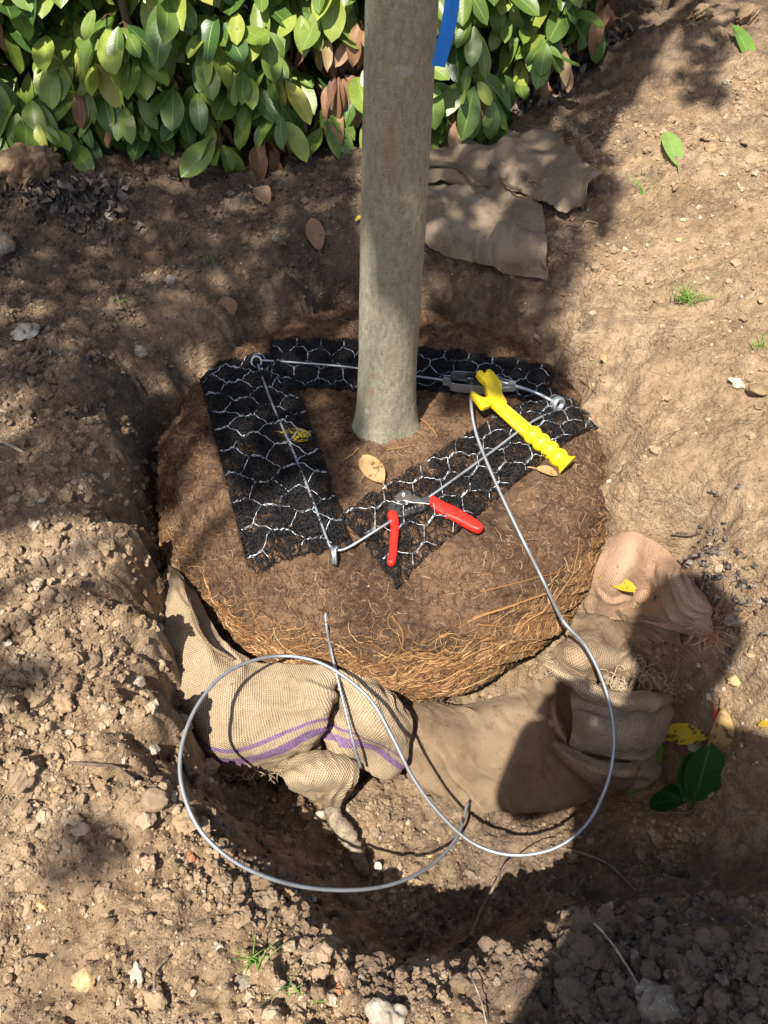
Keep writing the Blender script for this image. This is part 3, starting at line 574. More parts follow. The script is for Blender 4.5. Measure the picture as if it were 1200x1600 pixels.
# ================================================================== root mats with chicken wire, laid on the ball
def bil(q, a, b): q = [np.asarray(v, float) for v in q]; return (q[0]*(1-a)+q[1]*a)*(1-b)+(q[3]*(1-a)+q[2]*a)*b
def root_mat(label, corners, layer, nstr, hexw, flip, seed):
    r = np.random.default_rng(seed)
    q = [hit(px, py, .004+layer*.003, 'ball')[:2] for px, py in corners]     # corners: 0->1 across, 0->3 along
    W = np.linalg.norm(q[1]-q[0])*.5+np.linalg.norm(q[2]-q[3])*.5; L = np.linalg.norm(q[3]-q[0])*.5+np.linalg.norm(q[2]-q[1])*.5
    c = (q[0]+q[1]+q[2]+q[3])/4; t = thing('root_mat', label, 'root mat', (c[0], c[1], 0), 'root protection mats under the cables')
    def to_world(a, b, lift):
        p = bil([v[:, None, None] if np.ndim(a) == 2 else v[:, None] for v in q], a, b); x, y = p[0], p[1]
        return np.stack([x, y, ball_top_z(x, y)+.003+layer*.003+lift], -1)
    segs = 13; a = r.uniform(-.005, 1.005, nstr); b = r.uniform(-.01, 1.01, nstr); an = r.uniform(0, 6.28, nstr); cv = r.normal(0, .55, nstr); st = r.uniform(.003, .0075, nstr)
    A = np.empty((nstr, segs+1)); B = A.copy(); Z = A.copy(); z0 = r.uniform(0, .009, nstr)
    for k in range(segs+1):
        A[:, k] = a; B[:, k] = b; Z[:, k] = z0+.003*np.sin(k*1.1+an)
        a = np.clip(a+np.cos(an)*st/W, -.004-.012*r.random(nstr), 1.004+.012*r.random(nstr)); b = np.clip(b+np.sin(an)*st/L, -.01-.012*r.random(nstr), 1.01+.012*r.random(nstr)); cv = cv*.8+r.normal(0, .35, nstr); an = an+cv
    Pt = to_world(A, B, Z); rr = np.broadcast_to(r.uniform(.0005, .0010, nstr)[:, None], A.shape)
    v, qd, rn = strands(Pt, rr, 3); bg = Bag().add(v, qd, None, rn); o = bg.obj('fibre_pad', M_BLACKF, t); o['kind'] = 'stuff'
    # hexagon wire: long sides are twisted pairs
    bg = Bag(); hw = hexw; hl = hexw*.5; sl = hexw*.42       # cell width, straight side, slanted run
    def xy(u, v): return (u, v) if not flip else (v, u)
    WW, LL = (W, L) if not flip else (L, W)
    jit = lambda i, jj: (r.normal(0, hexw*.035), r.normal(0, hexw*.035))
    node = {}
    def nd(key, u, v):
        if key not in node:
            d = jit(0, 0); node[key] = (u+d[0], v+d[1], r.uniform(.004, .011))
        return node[key]
    E1, E2 = [], []; py_ = hl+sl; rows = int(LL/py_)+2; cols = int(WW/hw)+3
    for i in range(rows):
        for k in range(-1, cols):
            x = (k+.5*(i % 2))*hw; y = i*py_
            p0 = nd((i, 2*k+(i % 2), 0), x, y); p1 = nd((i, 2*k+(i % 2), 1), x, y+hl); E2.append((p0, p1))
            for s in (-1, 1): E1.append((p1, nd((i+1, 2*k+(i % 2)+s, 0), x+s*hw/2, y+py_)))
    def clip(p0, p1):
        m = (0, 0, 0, 0); P0, P1 = np.array(p0), np.array(p1); ts = np.linspace(0, 1, 13); pp = P0+(P1-P0)*ts[:, None]
        ok = (pp[:, 0] > 0) & (pp[:, 0] < WW) & (pp[:, 1] > 0) & (pp[:, 1] < LL)
        return pp[ok] if ok.sum() > 2 else None
    def lay(pp, dev, rad):
        w_ = [xy(u, v) for u, v in pp[:, :2]]; u = np.array([k[0] for k in w_])/W; v = np.array([k[1] for k in w_])/L
        P3 = to_world(u, v, pp[:, 2]); P3 = P3+dev; tube(bg, P3, rad, 5, r.random(), n=len(P3), caps=False)
    for p0, p1 in E1:
        pp = clip(p0, p1)
        if pp is not None: pp[:, 2] += .0015*np.sin(np.linspace(0, 3.1, len(pp))); lay(pp, 0, .00075)
    for p0, p1 in E2:
        pp = clip(p0, p1)
        if pp is None: continue
        for ph in (0, np.pi):
            s = np.linspace(0, 6.3, len(pp))+ph; d = np.stack([.0011*np.cos(s), .0011*np.sin(s), .0011*np.sin(s)], 1); lay(pp, d, .00075)
    bg.obj('chicken_wire', M_WIRE, t); return t
root_mat('black fibre mat with chicken wire along the rear of the root ball behind the trunk', [(428,534), (862,582), (848,628), (424,606)], 0, 2700, .054, False, 11)
root_mat('black fibre mat with chicken wire running along the left of the root ball', [(304,582), (445,558), (546,846), (390,892)], 1, 1900, .062, True, 12)
root_mat('black fibre mat with chicken wire under the yellow handle and red secateurs', [(540,806), (858,612), (947,662), (622,914)], 2, 1080, .054, True, 13)
# ================================================================== wire rope, anchors, tensioner
RR = .0026
eyeL, eyeR, eyeF = hit(401,566,.022,'ball'), hit(871,631,.022,'ball'), hit(522,862,.014,'ball')
def anchor(name, label, c, kind):
    t = thing(name, label, 'anchor eye', tuple(c-[0, 0, .02]), 'anchor eyes at the corners of the cable triangle'); b = Bag()
    if kind == 'loop':
        a = np.linspace(0, 2*np.pi, 22); pts = np.stack([c[0]+.011*np.cos(a), c[1]+.008*np.sin(a), c[2]+.010*np.sin(a)], 1); tube(b, pts, .0032, 9, n=44, lobes=5, pitch=.02)
        b.obj('thimble', M_GALV, t); b = Bag(); tube(b, [c+[.003, .002, -.006], c+[.006, -.001, -.02], c+[.004, 0, -.05]], .004, 10); b.obj('ferrule', M_GALV, t)
    else:
        b = Bag(); lathe(b, [(-.008, .0085), (-.008, .0145), (-.006, .0160), (.006, .0160), (.008, .0145), (.008, .0085), (-.008, .0085)], c, (.55, -.75, .25), 26); b.obj('bolt_head', M_GALV, t)
        b = Bag(); tube(b, [c+[-.004, .006, -.004], c+[-.005, .008, -.03], c+[-.004, .006, -.06]], .0055, 12); b.obj('shank', M_DKST, t)
    return t
anchor('anchor_eye', 'grey wire thimble loop at the left rear corner of the cable triangle', eyeL, 'loop')
anchor('anchor_eye', 'shiny galvanised hollow bolt head at the right end of the tensioned cable', eyeR, 'bolt')
t = thing('anchor_eye', 'strands of steel rope bent over the cable at its front corner on the root ball', 'anchor eye', tuple(eyeF-[0, 0, .014]), 'anchor eyes at the corners of the cable triangle')
b = Bag(); tube(b, [eyeF+[-.004, .014, -.008], eyeF+[-.005, .006, .004], eyeF+[-.001, -.004, .006], eyeF+[.0, -.012, -.002], eyeF+[.0, -.016, -.018]], .0038, 9, lobes=4, pitch=.03); b.obj('rope_bight', M_GALV, t)
b = Bag(); tube(b, [eyeF+[.008, .013, -.008], eyeF+[.003, .006, .005], eyeF+[.002, -.005, .005], eyeF+[.003, -.013, -.004], eyeF+[.003, -.017, -.018]], .0034, 9, lobes=4, pitch=.03); b.obj('rope_bight', M_GALV, t)
tn0, tn1 = hit(694,594,.03,'ball'), hit(800,603,.04,'ball')
rope = thing('wire_rope', 'galvanised steel cable pulled taut in a triangle over the three black mats', 'steel cable', (0, 1.1, 0))
b = Bag(); tube(b, [eyeL+[.01, .003, .003], hit(470,567,.020,'ball'), hit(540,573,.022,'ball'), hit(600,581,.024,'ball'), hit(650,588,.028,'ball'), tn0], RR, 10, 0, 5, .025); b.obj('rear_run', M_ROPE, rope)
b = Bag(); tube(b, [eyeL+[.004, -.008, 0], hit(425,630,.016,'ball'), hit(458,705,.015,'ball'), hit(490,785,.014,'ball'), hit(512,845,.013,'ball'), eyeF+[-.002, .002, -.001]], RR, 10, 0, 5, .025); b.obj('left_run', M_ROPE, rope)
b = Bag(); tube(b, [eyeF+[0, .003, -.002], hit(545,855,.019,'ball'), hit(600,821,.021,'ball'), hit(640,796,.008,'ball'), hit(680,770,.021,'ball'), hit(760,712,.024,'ball'), hit(830,660,.024,'ball'), eyeR+[-.004, -.01, -.012]], RR, 10, 0, 5, .025); b.obj('right_run', M_ROPE, rope)
tail = Bag()
tw = [hit(738,604,.035,'ball'), hit(736,630,.045,'ball'), hit(745,680,.034,'ball'), hit(775,755,.026,'ball'), hit(815,840,.024,'ball'), hit(850,910,.022,'ball'), P(880,970,-.035), P(915,1010,-.07), P(942,1065,-.11), P(957,1125,-.15), P(958,1180,-.18), P(945,1235,-.21), P(915,1290,-.23), P(865,1326,-.24), P(800,1336,-.25), P(740,1318,-.25), P(690,1275,-.215), P(648,1220,-.17), P(612,1150,-.125), P(580,1095,-.105), P(535,1055,-.095), P(490,1032,-.09), P(440,1025,-.09), P(390,1034,-.07), P(345,1058,-.05), P(310,1100,-.035), P(288,1150,-.025), P(281,1200,-.02), P(290,1250,-.02), P(315,1300,-.03), P(360,1342,-.05), P(415,1370,-.08), P(475,1386,-.12), P(540,1391,-.16), P(600,1385,-.20), P(650,1367,-.24), P(690,1338,-.28), P(717,1302,-.31), P(731,1255,-.34)]
tube(tail, tw, RR*1.08, 12, 0, 6, .022, n=1500)
tag(tail.obj('cable_tail', M_ROPE), 'loose silver steel cable looping off the root ball and over the sacks', 'steel cable')
b = Bag(); fw = [hit(508,958,.001,'ball'), hit(511,985,.006,'ball'), hit(517,1015,.009,'ball'), P(528,1062,-.155), P(540,1110,-.17), P(552,1160,-.2), P(564,1200,-.26)]
tube(b, fw, RR*1.15, 10, 0, 6, .03); tag(b.obj('anchor_cable', M_ROPE), 'dull grey cable end leaving the root ball side and hanging over the striped sack', 'steel cable')
# tensioner
xd = tn1-tn0; Lt = np.linalg.norm(xd); M = frame(tn0, xd); G = lambda x, y, z: (M[:3, :3]@np.array([x, y, z]))+M[:3, 3]
ten = thing('ratchet_tensioner', 'galvanised ratchet tensioner with toothed drum on the rear cable right of the trunk', 'ratchet', tuple(tn0-[0, 0, .03]))
for s in (-1, 1):
    b = Bag(); st = [(-.002, s*.003), (.012, s*.004), (.018, s*.018), (.055, s*.020), (.100, s*.019), (.128, s*.007), (.150, s*.003)]
    prof = crom(st, 40)
    V = []
    for x, y in prof:
        for dz, dy in ((-.010, 0), (.010, 0), (.010, .0022*s), (-.010, .0022*s)): V.append(G(x, y+dy, dz))
    V = np.array(V); n = len(prof); idx = np.arange(4*n).reshape(n, 4); j = np.roll(idx, -1, 1); Q = np.stack([idx[:-1], j[:-1], j[1:], idx[1:]], -1).reshape(-1, 4)
    b.add(V, np.vstack([Q, [idx[0], idx[-1][::-1]]])); b.obj('side_plate', M_GALV, ten, False)
yv = M[:3, 1]
b = Bag(); lathe(b, [(-.022, 0), (-.022, .0075), (.022, .0075), (.022, 0)], G(.058, 0, .002), yv, 20); b.obj('drum_shaft', M_DKST, ten)
for off in (-.0125, .0095):
    b = Bag(); k = 14; po = []
    for i in range(k):
        a = i*2*np.pi/k; po += [(.0165*math.cos(a), .0165*math.sin(a)), (.0125*math.cos(a+.3), .0125*math.sin(a+.3))]
    Mg = frame(G(.058, off, .004), M[:3, 0], yv); prism(b, po, 0, .0035, Mg); b.obj('ratchet_wheel', M_DKST, ten, False)
b = Bag(); tube(b, [G(.018, .0, .003), G(.04, .002, .006), G(.06, .003, .0085)], .0022, 8); b.obj('pawl_spring', M_GALV, ten)
b = Bag(); prism(b, [(.016, -.006), (.05, -.008), (.052, .006), (.016, .006)], .006, .009, M, .0008); b.obj('pawl', M_DKST, ten)
for s in (-1, 1):
    b = Bag(); tube(b, [G(.098, s*.018, .0), G(.122, s*.009, 0), G(.14, s*.004, 0)], .0035, 9); b.obj('yoke_arm', M_GALV, ten)
b = Bag(); tube(b, [G(.135, 0, 0), G(.155, 0, -.001), hit(838,614,.033,'ball'), hit(858,624,.027,'ball'), eyeR+[-.008, .004, .003]], [.0048, .0036, .0034, .0036], 10); b.obj('draw_rod', M_GALV, ten)
# yellow lever: jaw head, ribbed shaft, four-bump grip with a flared end
hA, hB = hit(771,626,.045,'ball'), hit(884,724,.018,'ball'); hd = hB-hA; HL = np.linalg.norm(hd); Mh = frame(hA, hd)
sc_ = HL/149.6
lev = thing('ratchet_lever', 'bright yellow plastic ratchet lever with a forked head and bumpy grip', 'lever', tuple(hA-[0, 0, .045]))
def local(px, py):          # outline point of the head, on the plane of the handle
    d = ray(px, py); nrm = Mh[:3, 2]; tq = np.dot(hA-C0, nrm)/np.dot(d, nrm); p = C0+tq*d-hA; return (np.dot(p, Mh[:3, 0]), np.dot(p, Mh[:3, 1]))
head = [(744,585), (747,581), (752,582), (756,586), (760,580), (767,581), (778,594), (783,603), (784,617), (791,631), (785,640), (776,640), (770,633), (762,637), (753,638), (744,627), (735,617), (738,614), (746,619), (755,623), (761,620), (759,611), (758,601), (751,594)]
b = Bag(); hp = np.array([local(*p) for p in head]); hp = crom(np.vstack([hp, hp[:1]]), 110)[:-1]; prism(b, hp, -.009, .007, Mh, .0022); b.obj('forked_head', M_YEL, lev)
b = Bag(); sh = [local(*p) for p in ((781,626), (838,674), (826,687), (768,633))]
prism(b, sh, -.009, .004, Mh, .002); so = b.obj('shaft', M_YEL, lev)
for fr in (.1, .9):
    b = Bag(); s0 = np.array(sh); p0 = s0[0]*(1-fr)+s0[3]*fr; p1 = s0[1]*(1-fr)+s0[2]*fr
    wv = lambda p, z: Mh[:3, :3]@np.array([p[0], p[1], z])+hA
    tube(b, [wv(p0, .005), wv((p0+p1)/2, .0055), wv(p1, .005)], .0022, 8); b.obj('rib', M_YEL, lev)
x0 = local(826,676)[0]; g0, g1 = x0-.004, HL+.006; gl = g1-g0; pr = [(g0-.002, .006), (g0-.001, .0125)]
for k in range(200):
    f = k/199; pr.append((g0+.002+f*gl*.86, .0150+.0048*abs(math.sin(f*4*math.pi))**.75))
pr += [(g0+gl*.88, .0155), (g0+gl*.93, .0185), (g1-.002, .0232), (g1-.0005, .0236), (g1, .0228), (g1-.0006, .020), (g1-.0015, .006), (g1-.0015, .0005)]
b = Bag(); lathe(b, pr, wv((0, local(870,712)[1]*.3), -.001), Mh[:3, 0], 36); b.obj('grip', M_YEL, lev)
# red secateurs
se = thing('secateurs', 'red handled secateurs lying open across the right hand mat', 'secateurs', tuple(hit(640,790,0,'ball')))
pz = hit(638,785,.016,'ball'); Ms = frame(pz, [1, 0, 0], [0, -.05, 1])
def loc2(px, py, h=0.):
    d = ray(px, py); nrm = Ms[:3, 2]; tq = np.dot(pz+nrm*h-C0, nrm)/np.dot(d, nrm); p = C0+tq*d-pz; return (np.dot(p, Ms[:3, 0]), np.dot(p, Ms[:3, 1]))
def plate(name, px, z0, z1, mat, bev=.0015, sm=True, n=60):
    b = Bag(); q = np.array([loc2(*p) for p in px]); q = crom(np.vstack([q, q[:1]]), n)[:-1]; prism(b, q, z0, z1, Ms, bev); return b.obj(name, mat, se, sm)
plate('grip', [(605,803), (609,798), (617,798), (622,805), (624,820), (622,845), (620,868), (618,878), (612,882), (606,880), (605,874), (608,860), (609,840), (610,822), (607,812)], -.012, .004, M_RED, .005)
plate('grip', [(670,779), (676,775), (684,779), (695,785), (715,794), (735,806), (753,819), (755,826), (748,830), (738,827), (715,815), (695,806), (678,796), (670,787)], -.012, .005, M_RED, .005)
plate('lower_arm', [(608,800), (606,792), (612,783), (622,776), (634,774), (640,782), (630,790), (622,802)], -.006, .001, M_DKST, .0015)
plate('upper_arm', [(672,790), (671,778), (658,779), (645,775), (632,774), (630,782), (642,787), (656,788)], -.002, .004, M_BLADE, .0012)
plate('counter_blade', [(622,806), (622,800), (634,795), (652,788), (662,787), (668,790), (660,796), (645,801), (632,806)], -.008, -.001, M_DKST, .0015)
plate('blade', [(616,780), (622,772), (632,767), (641,770), (644,778), (640,786), (630,784), (622,786)], .0005, .0035, M_BLADE, .0006)
b = Bag(); c = np.array(Ms[:3, :3]@np.array([*loc2(631,773), .0035])+pz); lathe(b, [(0, .0075), (.002, .0075), (.003, .006), (.003, .004), (.0045, .0035), (.0045, 0)], c, Ms[:3, 2], 18); b.obj('pivot_nut', M_BLADE, se)
b = Bag(); a = np.linspace(0, 10*np.pi, 90); p0, p1 = [np.array([*loc2(*p), -.002]) for p in ((628,799), (652,790))]
sp = p0+(p1-p0)*np.linspace(0, 1, 90)[:, None]+np.stack([.0*a, .0045*np.cos(a), .0045*np.sin(a)], 1); tube(b, sp@Ms[:3, :3].T+pz, .0008, 5, n=180); b.obj('coil_spring', M_BLADE, se)
# blue tape hanging from the trunk above the frame
b = Bag(); tp = np.array([[.062+.0, 1.105, .86], [.070, 1.10, .80], [.082, 1.095, .74], [.0815, 1.092, .71], [.074, 1.09, .67], [.0685, 1.09, .653]])
c = crom([(.068, 1.118, .86), (.077, 1.112, .82), (.0845, 1.108, .785), (.0835, 1.106, .758), (.078, 1.104, .730), (.071, 1.102, .702)], 30)
wd = np.linspace(.0095, .0095, 30); V = []
for p, h_ in zip(c, wd):
    for e, dz in ((-1, 0), (-.5, .0006), (0, .0008), (.5, .0006), (1, 0)): V.append(p+np.array([e*h_, -dz-.002*abs(e), -e*.001]))
for p, h_ in zip(c, wd):
    for e, dz in ((-1, 0), (-.5, .0006), (0, .0008), (.5, .0006), (1, 0)): V.append(p+np.array([e*h_, -dz-.002*abs(e)+.0006, -e*.001]))
i0 = np.arange(150).reshape(30, 5); Q = np.stack([i0[:-1, :-1], i0[:-1, 1:], i0[1:, 1:], i0[1:, :-1]], -1).reshape(-1, 4)
b.add(np.array(V), np.vstack([Q, Q[:, ::-1]+150])); bt = tag(b.obj('marking_tape', M_BLUE), 'bright blue plastic tape strip hanging beside the upper trunk', 'tape')
# ================================================================== burlap
CL = []
def cloth(name, mat, parent, grid, nu, nv, wr=.006, seed=1, thick=.0025, fq=22, edge=.0, fr=0):
    """grid: columns (u) of rows (v) of (px, py, z). Smooth sheet with wrinkles and woven UVs in metres"""
    g = np.array([[P(*c) for c in col] for col in grid])
    rows = np.array([crom(g[:, k], 48) if len(g) > 2 else np.linspace(g[0, k], g[1, k], 48) for k in range(g.shape[1])])       # (nvc,48,3)
    A = np.array([crom(rows[:, i], nv) for i in range(48)])               # (48,nv,3)
    ti = np.linspace(0, 47, nu); i = np.minimum(ti.astype(int), 46); f = (ti-i)[:, None, None]; S = A[i]*(1-f)+A[i+1]*f
    for _ in range(2): S[1:-1] = .25*S[:-2]+.5*S[1:-1]+.25*S[2:]
    du = np.gradient(S, axis=0); dv = np.gradient(S, axis=1); n = np.cross(du, dv); n /= np.linalg.norm(n, axis=2, keepdims=True)+1e-9
    n = np.where((n[..., 2].mean() < 0), -n, n)
    ul = np.linalg.norm(du, axis=2).mean(1); vl = np.linalg.norm(dv, axis=2).mean(0); U = np.cumsum(ul)[:, None]+0*S[..., 0]; Vv = np.cumsum(vl)[None, :]+0*S[..., 0]
    U = U*1.; an = seed*1.7; Ua = U*math.cos(an)+Vv*math.sin(an); Va = -U*math.sin(an)+Vv*math.cos(an); Va = Va+.02*fbm(U*9, Vv*9, 2, seed+2)
    rg = lambda a, q: 1-np.sqrt(np.clip(2.4*a*q, -1, 1)**2+.02)
    r2 = rg(fbm(Ua*fq*.5+3, Va*fq*2.1+5, 2, seed+15), 1)*sstep(-.1, .5, fbm(U*fq*.9+8, Vv*fq*.9, 2, seed+16))
    h = wr*.22*r2+wr*(.9*fbm(U*fq*.5+seed, Vv*fq*.7+seed*3, 2, seed)+.75*rg(fbm(Ua*fq*.35+9, Va*fq*1.1, 2, seed+5), 1)*sstep(-.2, .4, fbm(U*fq*.6, Vv*fq*.6, 2, seed+6)))+.0008*fbm(U*70, Vv*70, 2, seed+9)
    S = S+n*h[..., None]
    if edge:
        e = edge*fbm(U*60, Vv*60, 3, seed+4); e2 = np.zeros_like(e); e2[:, -3:] = e[:, -3:]; e2[:, :3] = e[:, :3]; S = S+e2[..., None]*np.array([1, .5, 0])
    m1, m2 = S.shape[:2]; idx = np.arange(m1*m2).reshape(m1, m2); Q = np.stack([idx[:-1, :-1], idx[1:, :-1], idx[1:, 1:], idx[:-1, 1:]], -1).reshape(-1, 4)
    o = mesh(name, S.reshape(-1, 3), Q, mat, parent, True, {'frac': (np.linspace(0, 1, m2)[None, :]+fr*(np.linspace(0, 1, m1)[:, None]-.43)).ravel()}, np.stack([U, Vv], -1).reshape(-1, 2))
    md = o.modifiers.new('solid', 'SOLIDIFY'); md.thickness = thick; md.offset = 0; CL.append((mat.name, name, S)); return o, S
def fringe(name, mat, parent, pts, n, L, spread, rad=(.0005, .001), seed=3, down=.5, curl=.5):
    r = np.random.default_rng(seed); w_ = crom(pts, 200); k = r.integers(0, 200, n); p = w_[k]+r.normal(0, .003, (n, 3)); d = np.asarray(spread)+r.normal(0, .6, (n, 3)); d /= np.linalg.norm(d, axis=1, keepdims=True)
    segs = 9; Pt = np.empty((n, segs+1, 3)); st = (r.uniform(.4, 1, n)*L/segs)[:, None]; ax = r.normal(0, curl, (n, 3))
    for q in range(segs+1):
        Pt[:, q] = p; p = p+d*st; g = surf_z(p[:, 0], p[:, 1])+.002; p[:, 2] = np.maximum(p[:, 2], g); d = d+np.cross(ax, d)*.5+np.array([0, 0, -.12*down])+r.normal(0, .1, (n, 3)); d /= np.linalg.norm(d, axis=1, keepdims=True)
    v, q, rn = strands(Pt, np.broadcast_to(r.uniform(*rad, n)[:, None], Pt.shape[:2]), 4); o = Bag().add(v, q, None, rn).obj(name, mat, parent); o['kind'] = 'stuff'; return o
def bthing(label, px, py, z): return thing('burlap_sack', label, 'burlap sack', tuple(P(px, py, z)))
s1 = bthing('pale tan burlap sack with two purple stripes folded down before the root ball', 420, 1130, -.3)
cloth('folded_cloth', M_JUTE_A, s1, [
    [(276,862,-.13), (266,874,-.115), (254,890,-.13), (246,915,-.19), (243,940,-.32)],
    [(310,935,-.14), (288,950,-.125), (262,958,-.14), (247,975,-.20), (246,1005,-.34)],
    [(345,1000,-.15), (320,1018,-.14), (285,1036,-.15), (264,1066,-.20), (262,1095,-.35)],
    [(392,1030,-.16), (370,1056,-.155), (335,1098,-.165), (302,1138,-.205), (298,1165,-.36)],
    [(440,1036,-.155), (425,1068,-.16), (400,1115,-.175), (356,1182,-.22), (350,1214,-.36)],
    [(482,1038,-.15), (470,1068,-.155), (455,1110,-.17), (420,1176,-.215), (398,1216,-.33)],
    [(512,1040,-.15), (505,1066,-.15), (494,1105,-.165), (480,1152,-.20), (470,1188,-.30)],
    [(524,1046,-.18), (522,1066,-.17), (512,1105,-.18), (502,1145,-.215), (498,1170,-.30)],
    [(516,1052,-.24), (514,1072,-.24), (508,1108,-.25), (500,1145,-.27), (494,1168,-.32)]], 190, 100, .013, 4, fq=13, fr=.45)
cloth('folded_cloth', M_JUTE_A, s1, [
    [(508,1060,-.24), (508,1100,-.27), (509,1140,-.28), (515,1190,-.30)],
    [(530,1048,-.18), (528,1090,-.205), (530,1140,-.235), (535,1195,-.285)],
    [(560,1048,-.175), (562,1092,-.18), (565,1145,-.215), (562,1204,-.30)],
    [(590,1062,-.19), (592,1100,-.185), (592,1155,-.215), (588,1210,-.315)],
    [(615,1088,-.21), (618,1118,-.20), (615,1162,-.235), (606,1212,-.33)],
    [(636,1112,-.24), (643,1132,-.24), (636,1168,-.28), (618,1212,-.35)]], 110, 100, .017, 8, fq=15, fr=-.12)
cloth('loose_flap', M_JUTE_A2, s1, [
    [(425,1206,-.30), (440,1214,-.265), (450,1226,-.27), (455,1236,-.35)],
    [(470,1182,-.275), (490,1198,-.245), (500,1226,-.26), (498,1250,-.36)],
    [(520,1174,-.275), (530,1192,-.25), (530,1226,-.265), (525,1258,-.37)],
    [(556,1186,-.30), (557,1202,-.275), (554,1224,-.29), (548,1240,-.375)]], 90, 60, .012, 12, fq=16)
cloth('side_flap', M_JUTE_B, s1, [[(262,880,-.12), (268,900,-.10), (285,925,-.13)], [(285,905,-.10), (293,940,-.085), (318,975,-.14)], [(310,975,-.13), (322,1000,-.10), (345,1022,-.16)], [(345,1022,-.17), (362,1030,-.14), (395,1042,-.20)]], 80, 40, .006, 15)
fringe('frayed_edge', M_JUTE, s1, [P(345,1205,-.29), P(400,1210,-.27), P(440,1205,-.26)], 30, .04, (0, -.4, -.3), seed=5)
s2 = bthing('soil stained burlap sack spread flat beneath the front of the root ball', 740, 1190, -.38)
cloth('cloth', M_JUTE_B, s2, [
    [(600,1085,-.30), (612,1115,-.29), (622,1160,-.31), (640,1216,-.385)],
    [(660,1092,-.33), (665,1125,-.30), (670,1175,-.31), (690,1240,-.39)],
    [(720,1100,-.34), (722,1135,-.315), (728,1190,-.31), (740,1262,-.395)],
    [(780,1092,-.33), (785,1130,-.31), (792,1195,-.315), (805,1264,-.395)],
    [(840,1065,-.31), (850,1120,-.30), (860,1195,-.315), (875,1260,-.39)],
    [(890,1040,-.29), (905,1120,-.31), (920,1195,-.32), (945,1240,-.385)],
    [(930,1060,-.30), (950,1120,-.33), (968,1175,-.34), (990,1212,-.385)]], 180, 110, .017, 21, fq=11)
s3 = bthing('crumpled beige burlap sack with a frayed mouth at the right foot of the root ball', 960, 1130, -.36)
cloth('upper_fold', M_JUTE_B, s3, [
    [(905,960,-.24), (890,985,-.22), (872,1015,-.22), (860,1040,-.25)],
    [(935,962,-.23), (925,990,-.20), (912,1022,-.19), (895,1055,-.24)],
    [(970,975,-.25), (968,1002,-.22), (955,1032,-.21), (940,1068,-.27)],
    [(1000,990,-.29), (1008,1020,-.27), (1002,1048,-.27), (985,1075,-.31)]], 100, 80, .015, 31, fq=14)
cloth('hem_roll', M_JUTE_A2, s3, [
    [(856,1030,-.20), (850,1038,-.185), (860,1050,-.20)], [(890,1046,-.195), (885,1058,-.175), (892,1074,-.20)], [(930,1070,-.195), (926,1084,-.17), (930,1104,-.20)],
    [(975,1082,-.20), (974,1098,-.175), (975,1120,-.21)], [(1015,1082,-.22), (1018,1098,-.195), (1016,1118,-.23)], [(1048,1082,-.27), (1052,1095,-.25), (1046,1112,-.27)]], 110, 40, .005, 33)
cloth('sack_body', M_JUTE_C, s3, [
    [(893,1080,-.22), (893,1120,-.21), (895,1150,-.25), (905,1180,-.33)],
    [(930,1085,-.20), (930,1130,-.19), (935,1170,-.24), (945,1212,-.34)],
    [(965,1095,-.19), (970,1140,-.18), (975,1185,-.24), (980,1225,-.35)],
    [(1000,1098,-.20), (1008,1140,-.19), (1010,1185,-.25), (1005,1225,-.36)],
    [(1040,1095,-.26), (1040,1135,-.25), (1030,1170,-.29), (1022,1205,-.36)]], 120, 100, .018, 35, fq=13)
cloth('front_fold', M_JUTE_B, s3, [
    [(860,1150,-.26), (862,1162,-.25), (868,1178,-.30)], [(900,1170,-.24), (898,1190,-.225), (900,1212,-.30)], [(940,1192,-.225), (938,1212,-.21), (938,1235,-.31)], [(980,1195,-.23), (984,1212,-.21), (975,1235,-.33)], [(996,1170,-.25), (1000,1190,-.24), (994,1215,-.34)]], 90, 40, .006, 37)
cloth('rolled_hem', M_JUTE_B, s3, [[(868,1085,-.27), (862,1098,-.25), (868,1112,-.29)], [(876,1120,-.26), (868,1130,-.24), (872,1150,-.29)], [(890,1150,-.27), (884,1160,-.25), (888,1172,-.3)]], 40, 30, .004, 39)
fringe('frayed_mouth', M_JUTE, s3, [P(990,1040,-.24), P(1005,1060,-.235), P(1030,1075,-.25), P(1042,1085,-.26)], 190, .07, (.5, .6, .6), seed=6, curl=1.3)
fringe('frayed_mouth', M_JUTE, s3, [P(950,1060,-.22), P(965,1075,-.2), P(985,1080,-.2)], 70, .05, (.3, .5, .8), seed=7, curl=1.5)
fringe('loose_thread', M_JUTE, s3, [P(856,1035,-.19), P(862,1050,-.19)], 14, .05, (-.5, .0, .2), seed=8, curl=1.2)
def ghit(px, py, l=0.): p = hit(px, py, 0, 'ground'); p[2] += l; return p
s4 = bthing('pinkish burlap cloth draped on the slope right of the root ball', 1020, 920, -.3)
def Zg(px, py, l): return (px, py, float(hit(px, py, 0, 'ground')[2])+l)
cloth('cloth', M_JUTE_P, s4, [[Zg(a, c, l) for a, c, l in col] for col in [
    [(948,842,.012), (935,875,.03), (922,915,.035), (905,965,.014)],
    [(985,836,.012), (975,880,.045), (962,925,.055), (950,968,.02)],
    [(1020,845,.012), (1020,888,.045), (1010,935,.055), (1000,972,.03)],
    [(1050,868,.012), (1058,905,.04), (1058,945,.05), (1052,985,.03)],
    [(1078,900,.012), (1090,930,.035), (1100,962,.04), (1098,998,.02)],
    [(1098,928,.010), (1110,950,.022), (1114,972,.022), (1110,1000,.010)]]], 140, 100, .012, 41, fq=12)
